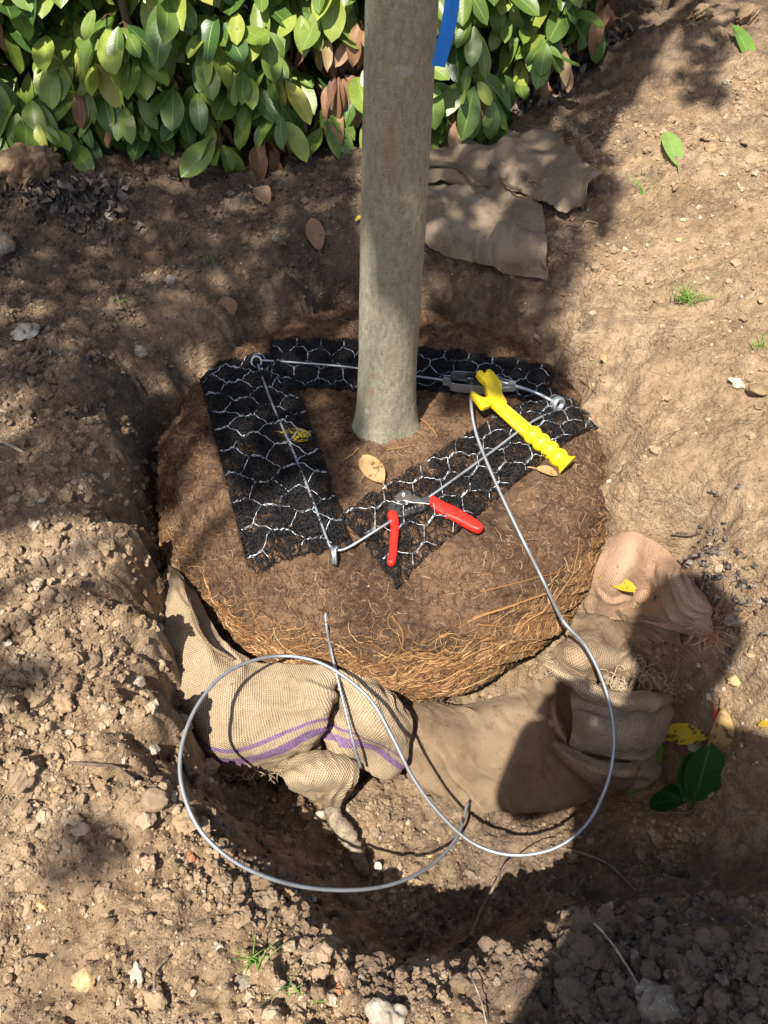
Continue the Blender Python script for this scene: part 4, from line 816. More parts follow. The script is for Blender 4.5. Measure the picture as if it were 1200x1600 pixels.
cloth('under_fold', M_JUTE_B, s4, [[Zg(960,955,.03), Zg(965,980,.015), Zg(975,990,.004)], [Zg(1010,965,.035), Zg(1015,990,.015), Zg(1018,1000,.004)], [Zg(1060,980,.03), Zg(1062,1000,.015), Zg(1065,1012,.004)]], 70, 40, .008, 43)
fringe('frayed_corner', M_PINKT, s4, [ghit(1085,972,.03), ghit(1097,985,.025), ghit(1108,992,.015)], 120, .06, (.12, -1., -.2), seed=9, curl=.25)
s5 = bthing('weathered grey brown burlap sack lying on the bank behind the trunk', 770, 320, .09)
def ghit(px, py, l=0.): p = hit(px, py, 0, 'ground'); p[2] += l; return p
def Z5(px, py, l): return (px, py, float(hit(px, py, 0, 'ground')[2])+l)
up = [[(655,216), (655,240), (655,262), (655,284)], [(700,214), (700,240), (700,266), (700,288)], [(750,226), (750,246), (755,268), (755,290)], [(800,216), (800,240), (805,268), (810,300)], [(842,202), (850,236), (852,270), (850,316)], [(868,205), (888,240), (890,280), (872,328)], [(890,236), (915,262), (915,295), (888,330)], [(915,262), (936,284), (932,302), (905,322)]]
lw = [[(655,266), (655,310), (655,345), (655,378)], [(700,268), (700,315), (700,360), (705,398)], [(745,272), (745,325), (748,375), (755,415)], [(790,282), (790,335), (798,385), (805,430)], [(828,304), (828,345), (836,390), (840,434)], [(848,318), (850,350), (856,395), (859,437)]]
for nm, gr, lf_, sd in (('lower_fold', lw, (.012, .022, .03, .012), 51), ('upper_fold', up, (.018, .032, .036, .020), 53)):
    zz = [[(px, py, P(px, py, 0)) for px, py in c] for c in gr]
    G5 = []
    for c in gr: G5.append([Z5(px, py, l) for (px, py), l in zip(c, lf_)])
    cloth(nm, M_JUTE_C, s5, G5, 170, 130, .026, sd, fq=11, edge=.003)
def ghit(px, py, l=0.): p = hit(px, py, 0, 'ground'); p[2] += l; return p
fringe('frayed_edge', M_JUTE, s5, [ghit(760,288,.045), ghit(800,295,.045), ghit(840,310,.045)], 90, .05, (.2, -.4, .3), seed=10, curl=1.2)
fringe('frayed_edge', M_JUTE, s5, [ghit(852,380,.03), ghit(860,405,.025), ghit(860,430,.02)], 70, .04, (.9, .1, .1), seed=11)
fringe('frayed_edge', M_JUTE, s5, [ghit(868,206,.03), ghit(900,235,.035), ghit(925,265,.035)], 80, .05, (.6, .2, .5), seed=12, curl=1.4)
b = Bag(); tube(b, [ghit(660,283,.045), ghit(700,287,.05), ghit(725,300,.052), ghit(742,318,.05), ghit(758,312,.05), ghit(765,296,.048), ghit(790,316,.045), ghit(812,322,.042)], [.007, .008, .006, .004], 9); b.obj('hem_roll', M_JUTE_C, s5)
b = Bag(); tube(b, [ghit(880,375,.004), ghit(886,362,.01), ghit(905,364,.008), ghit(916,350,.008), ghit(935,352,.005)], .0008, 6, .9); tag(b.obj('string', M_JUTE), 'pale curled string lying on the soil right of the rear sack', 'string')
# ================================================================== loose leaves, sprig, grass
def ground_leaf(name, label, mat, p0, p1, width, curl=.3, fold=.25, lift=(.004, .008), rnd=.5, cat='leaf', what='both', wave=.0, tilt=(0, 0, 0), parent=None, nrm=None, group=None):
    a = hit(*p0, 0, what); c = hit(*p1, 0, what); a = a+[0, 0, lift[0]+.006]; c = c+[0, 0, lift[1]+.006]
    d = c-a; L = np.linalg.norm(d)*1.02; n = np.array([0, -.15, 1.])+np.array(tilt); n = n if nrm is None else np.array(nrm)
    bg = leaves(Bag(), [a], [d], [n], L, width, curl, fold, rnd, 15, wave)
    s = d/np.linalg.norm(d); tube(bg, [a-s*.018+[0, 0, .001], a-s*.008+[0, 0, .002], a+s*.004], [.0012, .0014], 6, rnd)
    o = bg.obj(name, mat, parent); return tag(o, label, cat if parent is None else None, group)
ground_leaf('fallen_leaf', 'tan speckled dry leaf lying on the root ball in front of the trunk', M_TAN, (598,762), (566,716), .044, .25, .12, (.006, .012), wave=.02)
ground_leaf('fallen_leaf', 'glossy green leaf on top of the soil heap at upper right', M_FRESH, (1138,55), (1184,96), .045, .5, .35, (.02, .02), 0.1)
ground_leaf('fallen_leaf', 'upturned pale green leaf lying on the sunny right bank', M_FRESH, (1056,268), (1040,214), .05, .1, .2, (.008, .015), 1.)
ground_leaf('fallen_leaf', 'brown oval dead leaf left of the trunk on shaded soil', M_DEAD, (500,402), (488,354), .046, .2, .15, (.014, .02), .3, wave=.015)
ground_leaf('fallen_leaf', 'brown curled dead leaf near the rear edge of the pit', M_DEAD, (350,474), (362,505), .05, .6, .4, (.012, .012), .35)
ground_leaf('fallen_leaf', 'pale torn dead leaf beneath the hedge left of the trunk', M_DEAD, (398,306), (424,324), .05, .7, .6, (.012, .012), .8, wave=.05)
ground_leaf('fallen_leaf', 'rust brown crumpled leaf on the shaded soil at upper left', M_DEAD, (225,405), (262,435), .045, 1.0, .7, (.012, .008), .1, wave=.05)
ground_leaf('fallen_leaf', 'pale shrivelled leaf scrap on the root ball below the yellow handle', M_TAN, (836,738), (872,745), .022, .3, .4, (.004, .006), .7)
ground_leaf('fallen_leaf', 'yellow speckled leaf half hidden under the left mat cable', M_YLEAF, (440,684), (486,690), .034, .2, .1, (.009, .010), .2)
ground_leaf('fallen_leaf', 'yellowish tan leaf lying on the burlap at the right of the root ball', M_YLEAF, (925,964), (968,975), .028, .3, .2, (.13, .125), 0., what='ground')
ground_leaf('fallen_leaf', 'small bright yellow leaf scrap behind the trunk at its left edge', M_YLEAF, (566,346), (554,353), .014, .3, .3, (.008, .01), 1.)
ground_leaf('fallen_leaf', 'yellow leaf at the right edge beyond the dark green leaves', M_YLEAF, (1200,1140), (1180,1132), .02, .3, .2, (.006, .008), 1.)
ground_leaf('fallen_leaf', 'yellow leaf blotched black above the dark green sprig', M_YLEAF, (1092,1172), (1032,1160), .046, -.2, .25, (.045, .03), .8)
ground_leaf('fallen_leaf', 'folded tan leaf standing above the dark green sprig', M_TAN, (1112,1128), (1112,1200), .045, .5, .6, (.05, .03), .8)
ground_leaf('fallen_leaf', 'small crimson leaf scrap on the pebbles above the sprig', M_RLEAF, (1112,1115), (1124,1140), .024, .5, .4, (.012, .01), .5)
ground_leaf('fallen_leaf', 'olive green leaf leaning on the frayed sack at lower right', M_FRESH, (978,1250), (1002,1180), .05, -.4, .3, (.02, .12), 0.)
sp = thing('laurel_sprig', 'cut sprig with dark glossy green leaves in the shadow at lower right', 'sprig', tuple(ghit(1060,1250)))
for p0, p1, wd, lf_ in (((1075,1262), (1092,1190), .07, (.02, .055)), ((1058,1262), (1018,1250), .045, (.02, .03)), ((1062,1258), (1068,1200), .05, (.02, .05)), ((1060,1264), (1006,1262), .04, (.018, .015))):
    ground_leaf('leaf', None, M_DKLEAF, p0, p1, wd, .12, .35, (lf_[0]+.008, lf_[1]+.012), rng.random(), parent=sp)
b = Bag(); tube(b, [ghit(958,1258,.012), ghit(1000,1262,.016), ghit(1040,1272,.014), ghit(1072,1274,.016), ghit(1082,1262,.022)], [.003, .0035, .003], 8, .55); b.obj('stem', M_TWIG, sp)
def tuft(label, px, py, n, h_, seed, spread=.03):
    r = np.random.default_rng(seed); c = ghit(px, py); Pt = np.empty((n, 7, 3)); a = r.uniform(0, 6.28, n); o = np.stack([np.cos(a), np.sin(a), 0*a], 1)
    base = c+r.normal(0, spread*.4, (n, 3))*[1, .5, 0]; L = r.uniform(.5, 1, n)*h_
    for k in range(7): f = k/6; Pt[:, k] = base+o*(L*f**1.6*.8)[:, None]+np.array([0, 0, 1])*(L*f*(1-.45*f))[:, None]
    rr = np.linspace(.0016, .0002, 7)[None]*r.uniform(.6, 1.1, n)[:, None]; v, q, rn = strands(Pt, rr, 4); tag(Bag().add(v, q, None, rn).obj('grass_tuft', M_GRASS), label, 'grass tuft', 'grass tufts on bare soil')
tuft('largest bright grass tuft on the sunny right bank', 1074, 472, 46, .06, 1, .05); tuft('small grass tuft near the right edge of the photo', 1186, 545, 16, .04, 2)
tuft('grass tuft on the crumbly soil at lower left below the cable loop', 398, 1502, 14, .045, 3, .018); tuft('sparse grass tuft right of the lower left tuft', 456, 1548, 9, .045, 4)
tuft('tiny green tuft on shaded soil left of the trunk', 330, 408, 10, .03, 5); tuft('thin upright grass stems right of the rear sack', 1003, 305, 5, .10, 6, .01)
tuft('faint grass tuft in the shadow at the right of the pit', 1020, 1362, 9, .035, 7); tuft('few green blades left of the trunk near the pit wall', 186, 478, 4, .05, 8, .01)
# ================================================================== stones, clods, twigs
VAR = []
for k in range(7):
    v, t = lump(4, 100+k, .16 if k % 2 else .24, 9+k); v = v*(1+.05*fbm(v[:, 0]*4+k, v[:, 1]*4+v[:, 2]*3, 3, 7)+.025*fbm(v[:, 0]*13+v[:, 2]*5, v[:, 1]*13-v[:, 2]*7, 3, 9))[:, None]
    VAR.append((v, t))
VARC = []
for k in range(3):
    v, t = lump(5, 150+k, .22, 6); v = v*(1+.16*fbm(v[:, 0]*2.6+k, v[:, 1]*2.6+v[:, 2]*2, 4, 17, .6)+.06*fbm(v[:, 0]*11+v[:, 2]*6, v[:, 1]*11-v[:, 2]*8, 4, 19, .65))[:, None]; VARC.append((v, t))
def stone(px, py, w_px, hr, mat, label, name='stone', group=None, var=0, rot=0., sink=.3, dr=.8):
    p = ghit(px, py); dist = np.dot(p-C0, FV); w = w_px/F_PX*dist*.5
    o = mesh(name, *(VARC[var % 3] if name == 'clod' else VAR[var % 7]), M_CRUMB if name == 'clod' else M_ST[mat]); o.location = p+np.array([0, 0, w*hr*(1-2*sink)*.6]); o.rotation_euler = (rng.normal(0, .15), rng.normal(0, .15), rot)
    o.scale = (w, w*dr, w*hr); return tag(o, label, 'stone', group)
for i, s in enumerate([
  (604,1592,66,.7,'white','large pale stone cut off by the bottom edge of the photo'), (1036,1572,86,.6,'grey','largest rugged grey flint in the dark heap at lower right'),
  (36,1216,50,.6,'brown','flat angular brown stone on the left bank'), (242,1250,46,.65,'brown','brown stone just outside the left of the cable loop'),
  (298,1341,20,.7,'orange','bright orange brick fragment inside the cable loop'), (500,1274,24,.8,'white','whitish stone under the front sack flap'),
  (478,1272,30,.7,'tan','brown pebble left of the whitish stone under the sack'), (268,441,19,.9,'white','upright pale flint on shaded soil left of the trunk'),
  (221,551,22,.8,'white','square pale flint near the rear left pit edge'), (42,522,46,.5,'white','broad whitish flint on the shaded left bank'),
  (3,388,46,.8,'grey','grey boulder cut off by the left edge of the photo'), (212,1522,36,.55,'white','cream and tan flint at lower left'),
  (384,1540,40,.5,'grey','blue grey flint in the lower left soil'), (134,1530,44,.5,'ochre','long ochre flint at lower left'),
  (529,1547,18,.8,'red','red stone fragment near the bottom edge'), (518,1561,22,.7,'white','cream pebble touching the red fragment'),
  (68,1416,22,.7,'ochre','orange brown pebble on the left bank'), (130,1389,30,.6,'tan','rounded tan stone low on the left bank'),
  (1152,601,32,.5,'white','white flint sticking out of the right bank'), (1186,612,44,.45,'tan','tan stone slab at the right edge of the photo'),
  (104,1104,34,.7,'tan','pale stone casting a shadow on the left bank'), (113,1068,26,.8,'brown','brown clod with a long shadow on the left bank'),
  (215,1068,26,.6,'white','whitish stone at the left pit edge'), (240,1172,22,.9,'white','pale elongated stone on the left pit edge'),
  (50,278,90,.8,'brown','big brown clod of earth beneath the hedge at upper left'), (1145,970,40,.5,'grey','grey stone in the dark debris on the right bank'),
  (1085,1165,24,.6,'white','cream flint by the yellow leaf at right'), (1150,1065,30,.5,'ochre','ochre stone in the gravel at right'),
  (945,562,20,.6,'ochre','yellowish pebble near the right rear pit edge'), (1110,235,22,.7,'tan','tan stone high on the right bank'),
  (1096,28,34,.8,'brown','brown clod on top of the soil heap at upper right'), (1166,30,40,.8,'brown','large earthy clod at the upper right corner'),
  (450,1400,24,.7,'ochre','orange pebble in the soil below the cable'), (300,1290,26,.8,'tan','tan stone beneath the left of the cable loop'),
  (335,1290,36,.7,'brown','brown lump inside the left of the cable loop'), (760,1448,30,.7,'tan','lump in the pit floor shadow by the twig')]):
    stone(s[0], s[1], s[2]*1.05, s[3], s[4], s[5], 'clod' if 'clod' in s[5] or 'lump' in s[5] else 'stone', None, i, rng.uniform(0, 6.3), .25, rng.uniform(.65, .95))
# further pebbles: many of one look, shared group
protos = {m: [mesh('pebble', VAR[k][0], VAR[k][1], M_ST[m]) for k in (0, 3, 5)] for m in ('white', 'tan', 'ochre')}
used = set(); n_peb = 0
PEB = [(rng.uniform(0, 520), rng.uniform(1180, 1600)) for _ in range(95)]+[(rng.uniform(950, 1200), rng.uniform(180, 480)) for _ in range(45)]+[(rng.uniform(1000, 1200), rng.uniform(960, 1200)) for _ in range(32)]+[(rng.uniform(0, 230), rng.uniform(650, 1180)) for _ in range(38)]+[(rng.uniform(0, 560), rng.uniform(310, 560)) for _ in range(30)]+[(rng.uniform(520, 760), rng.uniform(1260, 1420)) for _ in range(20)]+[(rng.uniform(900, 1200), rng.uniform(1480, 1600)) for _ in range(16)]
for px, py in PEB:
    m = rng.choice(['white', 'tan', 'ochre'], p=[.36, .44, .2]); k = rng.integers(0, 3); src = protos[m][k]
    if (m, k) in used: o = src.copy(); COL.objects.link(o)
    else: o = src; used.add((m, k))
    p = ghit(px, py); dist = np.dot(p-C0, FV); w = (5+9*rng.random()**2.2)/F_PX*dist*.5*(.85 if py < 600 else 1.25)
    o.location = p+np.array([0, 0, w*.15]); o.scale = (w, w*rng.uniform(.6, .95), w*rng.uniform(.5, .75)); o.rotation_euler = (rng.normal(0, .3), rng.normal(0, .3), rng.uniform(0, 6.3))
    tag(o, {'white': 'small whitish pebble lying in the soil', 'tan': 'small tan pebble lying in the soil', 'ochre': 'small orange brown pebble lying in the soil'}[m], 'pebble', 'small %s pebbles in the soil' % {'white': 'whitish', 'tan': 'tan', 'ochre': 'orange brown'}[m])
for m in protos:
    for k in range(3):
        if (m, k) not in used: bpy.data.objects.remove(protos[m][k])
# soil crumbs: uncountable
base = [lump(1, 300+k, .3, 5) for k in range(9)]; base2 = [lump(2, 400+k, .32, 8) for k in range(9)]; base3 = [lump(3, 500+k, .34, 10) for k in range(9)]
def crumbs(n, smin, smax, xy, tp, pw=2.6):
    """n lumps at xy (n,2), merged"""
    u = rng.random(n); s = (smin**(1-pw)+u*(smax**(1-pw)-smin**(1-pw)))**(1/(1-pw)); z = gz_at(xy[:, 0], xy[:, 1]); var = rng.integers(0, 9, n); mid = s > .0055; big = s > .013
    for lib, sel in ((base, ~mid), (base2, mid & ~big), (base3, big)):
        for k in range(9):
            i = np.where(sel & (var == k))[0]
            if not len(i): continue
            v, t = lib[k]; m = len(v); a = rng.uniform(0, 6.28, len(i)); e = rng.uniform(.6, 1.15, (len(i), 3)); e[:, 2] *= .8
            q = v[None]*e[:, None]; ca, sa = np.cos(a)[:, None], np.sin(a)[:, None]
            q = np.stack([q[..., 0]*ca-q[..., 1]*sa, q[..., 0]*sa+q[..., 1]*ca, q[..., 2]], -1)*s[i][:, None, None]*.5
            q = q+np.stack([xy[i, 0], xy[i, 1], z[i]+s[i]*.12], -1)[:, None]
            T = (t[None]+(np.arange(len(i))*m)[:, None, None]).reshape(-1, 3); yield q.reshape(-1, 3), T, np.repeat(rng.random(len(i)), m), np.repeat(tp[i], m)
VV, TT, RN, TP, off = [], [], [], [], 0
cand = np.column_stack([rng.uniform(-1.05, 1.1, 520000), rng.uniform(.02, 2.2, 520000)])
kr = field(ROUGH, cand[:, 0], cand[:, 1]); cl = sstep(-.35, .55, fbm(cand[:, 0]*6, cand[:, 1]*6, 3, 21)+.3*fbm(cand[:, 0]*25, cand[:, 1]*25, 2, 77)); slope = np.hypot(base_z(cand[:, 0]+.01, cand[:, 1])-base_z(cand[:, 0]-.01, cand[:, 1]), base_z(cand[:, 0], cand[:, 1]+.01)-base_z(cand[:, 0], cand[:, 1]-.01))/.02
inball = np.hypot(cand[:, 0]-BC[0], cand[:, 1]-BC[1]) < .47
keep = (rng.random(len(cand)) < np.clip(kr, .16, 1.2)**1.2*(.16+.84*cl)*.55) & (slope < 2.2) & ~inball
cand = cand[keep]; tpc = field(TOPS, cand[:, 0], cand[:, 1])
for v, t, r, tp in crumbs(len(cand), .0026, .028, cand, tpc, 3.0): VV.append(v); TT.append(t+off); RN.append(r); TP.append(tp); off += len(v)
for mn, nm, S in CL:                                         # soil fallen on the cloth
    cnt = {'jute_soiled': 2600 if nm == 'cloth' else 300, 'jute_weathered': 500, 'jute_pink': 900}.get(mn, 160)
    a_, b_ = rng.random(cnt), rng.random(cnt)**(1.7 if mn == 'jute_soiled' else 1.)
    if mn == 'jute_pink': a_, b_ = np.clip(rng.normal(.25, .13, cnt), .02, .98), np.clip(rng.normal(.2, .1, cnt), .03, .95)
    cl_ = fbm(a_*5+len(nm), b_*4+3, 4, 91); kp = np.where(rng.random(cnt) < sstep(.0, .45, cl_+.25*fbm(a_*23, b_*19, 2, 92)))[0]
    for q in kp:
        pt = S[int(a_[q]*(S.shape[0]-1)), int(b_[q]*(S.shape[1]-1))]
        sz = .0013+.004*rng.random()**4; v, t = base[rng.integers(0, 9)]; VV.append(v*sz*.5+pt+[0, 0, sz*.3]); TT.append(t+off); RN.append(np.full(len(v), rng.random()*.6)); TP.append(np.full(len(v), .45)); off += len(v)
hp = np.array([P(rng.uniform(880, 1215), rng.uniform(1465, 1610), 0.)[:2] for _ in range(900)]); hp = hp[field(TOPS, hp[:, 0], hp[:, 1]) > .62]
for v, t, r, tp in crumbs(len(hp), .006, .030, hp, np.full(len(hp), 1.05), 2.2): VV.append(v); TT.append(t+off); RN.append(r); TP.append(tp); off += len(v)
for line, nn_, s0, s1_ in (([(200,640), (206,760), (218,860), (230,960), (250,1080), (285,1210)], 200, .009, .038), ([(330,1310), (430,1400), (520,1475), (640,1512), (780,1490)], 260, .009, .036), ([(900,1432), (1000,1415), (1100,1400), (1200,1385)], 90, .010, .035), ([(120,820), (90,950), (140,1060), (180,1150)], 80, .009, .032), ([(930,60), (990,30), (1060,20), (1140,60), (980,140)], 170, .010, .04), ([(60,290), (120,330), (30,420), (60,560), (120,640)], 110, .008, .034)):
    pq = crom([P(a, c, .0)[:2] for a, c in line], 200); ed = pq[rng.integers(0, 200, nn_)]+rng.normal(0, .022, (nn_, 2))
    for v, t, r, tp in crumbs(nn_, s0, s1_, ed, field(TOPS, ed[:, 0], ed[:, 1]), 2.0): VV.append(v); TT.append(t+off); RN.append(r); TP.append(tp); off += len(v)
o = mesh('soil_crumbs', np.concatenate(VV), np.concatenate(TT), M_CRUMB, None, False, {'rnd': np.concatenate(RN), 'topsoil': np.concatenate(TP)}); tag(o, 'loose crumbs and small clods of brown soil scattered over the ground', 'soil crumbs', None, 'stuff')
print('crumbs', len(cand))
# twigs and woody roots
def twig(label, pts, rad, rnd=.5, lift=.006, name='twig', what='ground', cat='twig'):
    w = []
    for q in pts: p = hit(q[0], q[1], 0, what); p[2] += q[2] if len(q) > 2 else lift; w.append(p)
    b = Bag(); tube(b, w, rad, 8, rnd, n=max(14, len(pts)*8)); V = b.V[0]; s = np.mean(np.atleast_1d(rad))
    V += s*.35*np.stack([gn(V[:, 0]*120, V[:, 1]*120+V[:, 2]*90, q) for q in (1, 2, 3)], 1); return tag(b.obj(name, M_TWIG), label, cat)
twig('thick grey severed root stub in the pit below the striped sack', [(512,1252,.03), (528,1288,.022), (548,1318,.02), (562,1350,.012), (572,1366,.004)], [.012, .017, .019, .016, .010], .8, name='root_stub', cat='root')
twig('long pale straw stalk leaning over the dark heap at lower right', [(923,1447,.02), (945,1478,.03), (970,1515,.03), (998,1548,.01)], [.0016, .0014], 1.)
twig('bare forked twig rising at the front of the pit', [(735,1465,.01), (752,1425,.04), (768,1395,.05), (785,1362,.045), (802,1346,.03)], [.004, .003, .0018], .62)
twig('thin pale root trailing across the shaded pit floor', [(858,1325,.01), (900,1335,.016), (945,1352,.014), (970,1372,.01), (992,1392,.006)], [.0022, .0028, .002], .7)
twig('crooked red brown twig on the left bank above the cable loop', [(112,1195,.008), (150,1203,.02), (185,1207,.022), (214,1224,.008)], [.0022, .003, .002], .35)
twig('short upright stick at lower left', [(243,1560,.006), (245,1525,.012), (256,1508,.012), (265,1498,.008)], [.002, .0016], .65)
twig('pale stick at the left edge of the photo', [(-12,698,.01), (12,700,.014), (38,710,.006)], [.0035, .0025], 1.)
twig('curved thin root between the cable and the twig', [(795,1348,.008), (822,1332,.02), (850,1318,.022), (880,1312,.01)], [.0012, .001], .6)
twig('fine pale rootlet on the left pit wall', [(228,826,.01), (243,828,.02), (252,833,.012)], [.0012, .0008], 1.)
twig('dry grass stalk at the pit edge below the whitish stone', [(725,1490,.004), (735,1530,.02), (748,1570,.03), (758,1605,.02)], [.0012, .001], .9)
twig('thin dark stick poking from the pink cloth', [(1034,868,.07), (1060,866,.06), (1082,858,.05)], [.0018, .0012], .15)
twig('fine dry stalk on the right bank above the debris', [(1072,985,.02), (1082,950,.04), (1090,920,.05)], [.0009, .0006], .95)
twig('short brown stick beside the rear right pit edge', [(905,596,.006), (918,608,.008), (930,618,.006)], [.0012, .001], .2)
# dark rotten leaves
def debris(label, pts, n, size, seed, spread):
    r = np.random.default_rng(seed); w = crom([ghit(*p) for p in pts], 120); k = r.integers(0, 120, n); p = w[k]+r.normal(0, spread, (n, 3)); p[:, 2] = gz_at(p[:, 0], p[:, 1])+r.uniform(.001, .12, n)*size
    d = r.normal(size=(n, 3)); d[:, 2] *= .35; nn = r.normal(0, .55, (n, 3)); nn[:, 2] += 1.
    b = Bag(); leaves(b, p, d, nn, r.uniform(.5, 1.2, n)*size, r.uniform(.4, .7, n)*size, r.normal(.5, 1.3, n), r.uniform(.1, 1.6, n), r.random(n), 9, .16); o = b.obj('leaf_litter', M_DEBRIS); return tag(o, label, 'leaf litter', None, 'stuff')
debris('clump of dark crumpled rotten leaves beneath the hedge at upper left', [(20,275), (70,300), (110,325), (150,330), (160,290)], 260, .042, 1, .032)
debris('line of dark shredded leaf litter on the right bank beyond the pink cloth', [(1090,830), (1105,870), (1120,900), (1145,945), (1165,990)], 230, .017, 2, .018)
debris('dark leaf litter mixed into the heap at lower right', [(960,1590), (1010,1520), (1060,1480), (1120,1520), (1160,1580)], 150, .019, 3, .05)
debris('brown leaf scraps beneath the right end of the hedge', [(700,190), (800,170), (880,120), (950,60)], 110, .05, 4, .04)
debris('dark litter on the shaded soil at the left', [(0,480), (60,560), (140,620), (180,660)], 60, .022, 5, .06)
# ================================================================== laurel hedge
hedge = thing('hedge', 'glossy green laurel hedge with large hanging leaves along the top of the photo', 'hedge', (-.2, 2.2, .1))
def hedge_front(x): return np.interp(x, [-2., -1., -.5, 0, .4, .7, 1.1, 2.], [1.93, 1.93, 1.92, 1.98, 2.12, 2.32, 2.62, 2.9])
g_ = Bag(); dead = []; twg = []
ncl = 1300
for k in range(ncl):
    x = rng.uniform(-1.6, 1.05); depth = rng.random()**1.3*.42; zb = .14 if x < .3 else .16+.1*max(0, x-.3)
    z = zb+.05+rng.random()**1.25*1.0; y = hedge_front(x)+.06+depth+.05*math.sin(x*9+z*7)+.32*max(0, z-.12); p = np.array([x, y, z])
    if x > .56+.1*rng.random(): continue
    n = rng.integers(5, 9); a = rng.uniform(0, 6.28)+np.arange(n)*2*np.pi/n+rng.normal(0, .3, n)
    out = np.stack([np.cos(a)*.62, np.sin(a)*.62-.42, -rng.uniform(.15, 1.35, n)], 1)+rng.normal(0, .16, (n, 3))
    nn = np.stack([np.cos(a)*.5, np.sin(a)*.5-.7, .8+0*a], 1)+rng.normal(0, .36, (n, 3))
    base = p+np.stack([np.cos(a)*.012, np.sin(a)*.012, rng.uniform(-.03, .03, n)], 1); L = rng.uniform(.066, .135, n)*(1-.15*(z > .8))
    isd = (rng.random() < .045) or (abs(x+.17) < .15 and z < .42 and rng.random() < .6) or (x > .42 and z < .42 and rng.random() < .35) or (z < zb+.15 and rng.random() < .2)
    tone = np.clip(rng.beta(1.6, 1.9, n)*.9+rng.normal(0, .14)+(.25 if rng.random() < .06 else 0), 0, 1)
    if isd: dead.append((base, out, nn, L*.85))
    else: leaves(g_, base, out, nn, L, L*rng.uniform(.40, .54, n), rng.uniform(-.3, .9, n), rng.uniform(.02, .4, n), tone, 9, .012)
    twg.append([p+np.array([rng.normal(0, .05), .34, -.16+rng.normal(0, .05)]), p+np.array([0, .13, -.03]), p])
g_.obj('foliage', M_LAUREL, hedge)
b = Bag()
for bs, ot, nn, L in dead: leaves(b, bs, ot+np.array([0, 0, -.4]), nn, L, L*rng.uniform(.26, .42, len(L)), rng.uniform(.2, 1.3, len(L)), rng.uniform(.2, .8, len(L)), rng.random(len(L)), 9, .04)
b.obj('withered_leaves', M_DEAD, hedge)
tw_ = Bag(); v, q, r = strands(np.array([crom(t, 8) for t in twg]), np.broadcast_to(np.linspace(.0045, .002, 8), (len(twg), 8)), 6, rng.uniform(.1, .45, len(twg))); tw_.add(v, q, None, r)
for x in np.arange(-1.5, 1.2, .14):
    y = hedge_front(x)+.42+rng.normal(0, .05); tube(tw_, [(x, y, .0), (x+rng.normal(0, .05), y-.03, .4), (x+rng.normal(0, .1), y-.05, 1.1)], [.014, .011, .006], 8, .2, n=20)
tw_.obj('branches', M_TWIG, hedge)
bk = Bag(); pts = np.column_stack([rng.uniform(-2.4, 2.4, 2600), np.zeros(2600), rng.uniform(.08, 1.25, 2600)]); pts[:, 1] = hedge_front(pts[:, 0])+.55+rng.uniform(0, .45, 2600); rnd_leaf_batch(bk, pts, .14, rng.random(2600)*.35); bk.obj('inner_foliage', M_LAUREL, hedge)
# ================================================================== the tree whose canopy shades the left of the pit (outside the frame)
shade = thing('canopy_tree', 'overhanging tree casting the dappled shade from behind the camera at left', 'tree', (-3.4, -2.6, 0))
def inside(poly, x, y):
    p = np.array(poly, float); q = np.roll(p, -1, 0); c = np.zeros(len(x), bool)
    for (x0, y0), (x1, y1) in zip(p, q): c ^= ((y0 > y) != (y1 > y)) & (x < (x1-x0)*(y-y0)/(y1-y0+1e-12)+x0)
    return c
SHADE = [[(-80,235), (560,250), (560,470), (470,500), (400,560), (300,585), (290,640), (255,700), (245,755), (150,770), (90,810), (20,835), (-80,830)],
         [(300,565), (480,535), (560,540), (552,650), (520,690), (545,750), (500,765), (480,725), (345,735), (325,690), (280,660)],
         [(430,480), (860,480), (885,575), (860,600), (690,625), (650,560), (560,545), (430,540)],
         [(660,225), (930,205), (960,330), (940,390), (880,450), (850,520), (700,480), (660,440)], [(930,40), (1010,60), (1010,190), (960,240), (900,210), (860,120)], [(1040,130), (1110,140), (1100,250), (1050,240)],
         [(-60,1030), (40,1040), (40,1090), (-60,1100)], [(20,1310), (110,1330), (90,1390), (-20,1400)]]
HOLES = [(265,530,30), (365,525,32), (425,512,24), (20,655,46), (75,490,26), (535,500,26), (668,522,22), (770,360,28), (800,318,22), (700,232,30), (740,255,22), (300,800,60), (900,285,22), (190,560,16), (745,500,18), (160,870,25)]
cx = rng.uniform(-80, 1120, 26000); cy = rng.uniform(30, 1420, 26000); ok = np.zeros(len(cx), bool)
for pl in SHADE: ok |= inside(pl, cx, cy)
for hx, hy, hr in HOLES: ok &= ((cx-hx)**2+((cy-hy)*1.15)**2) > hr**2
cx, cy = cx[ok], cy[ok]
gp = np.array([P(a, c, .06) for a, c in zip(cx, cy)]); hh = rng.uniform(3.0, 4.6, len(gp)); lp = gp-SUN*(hh/-SUN[2])[:, None]
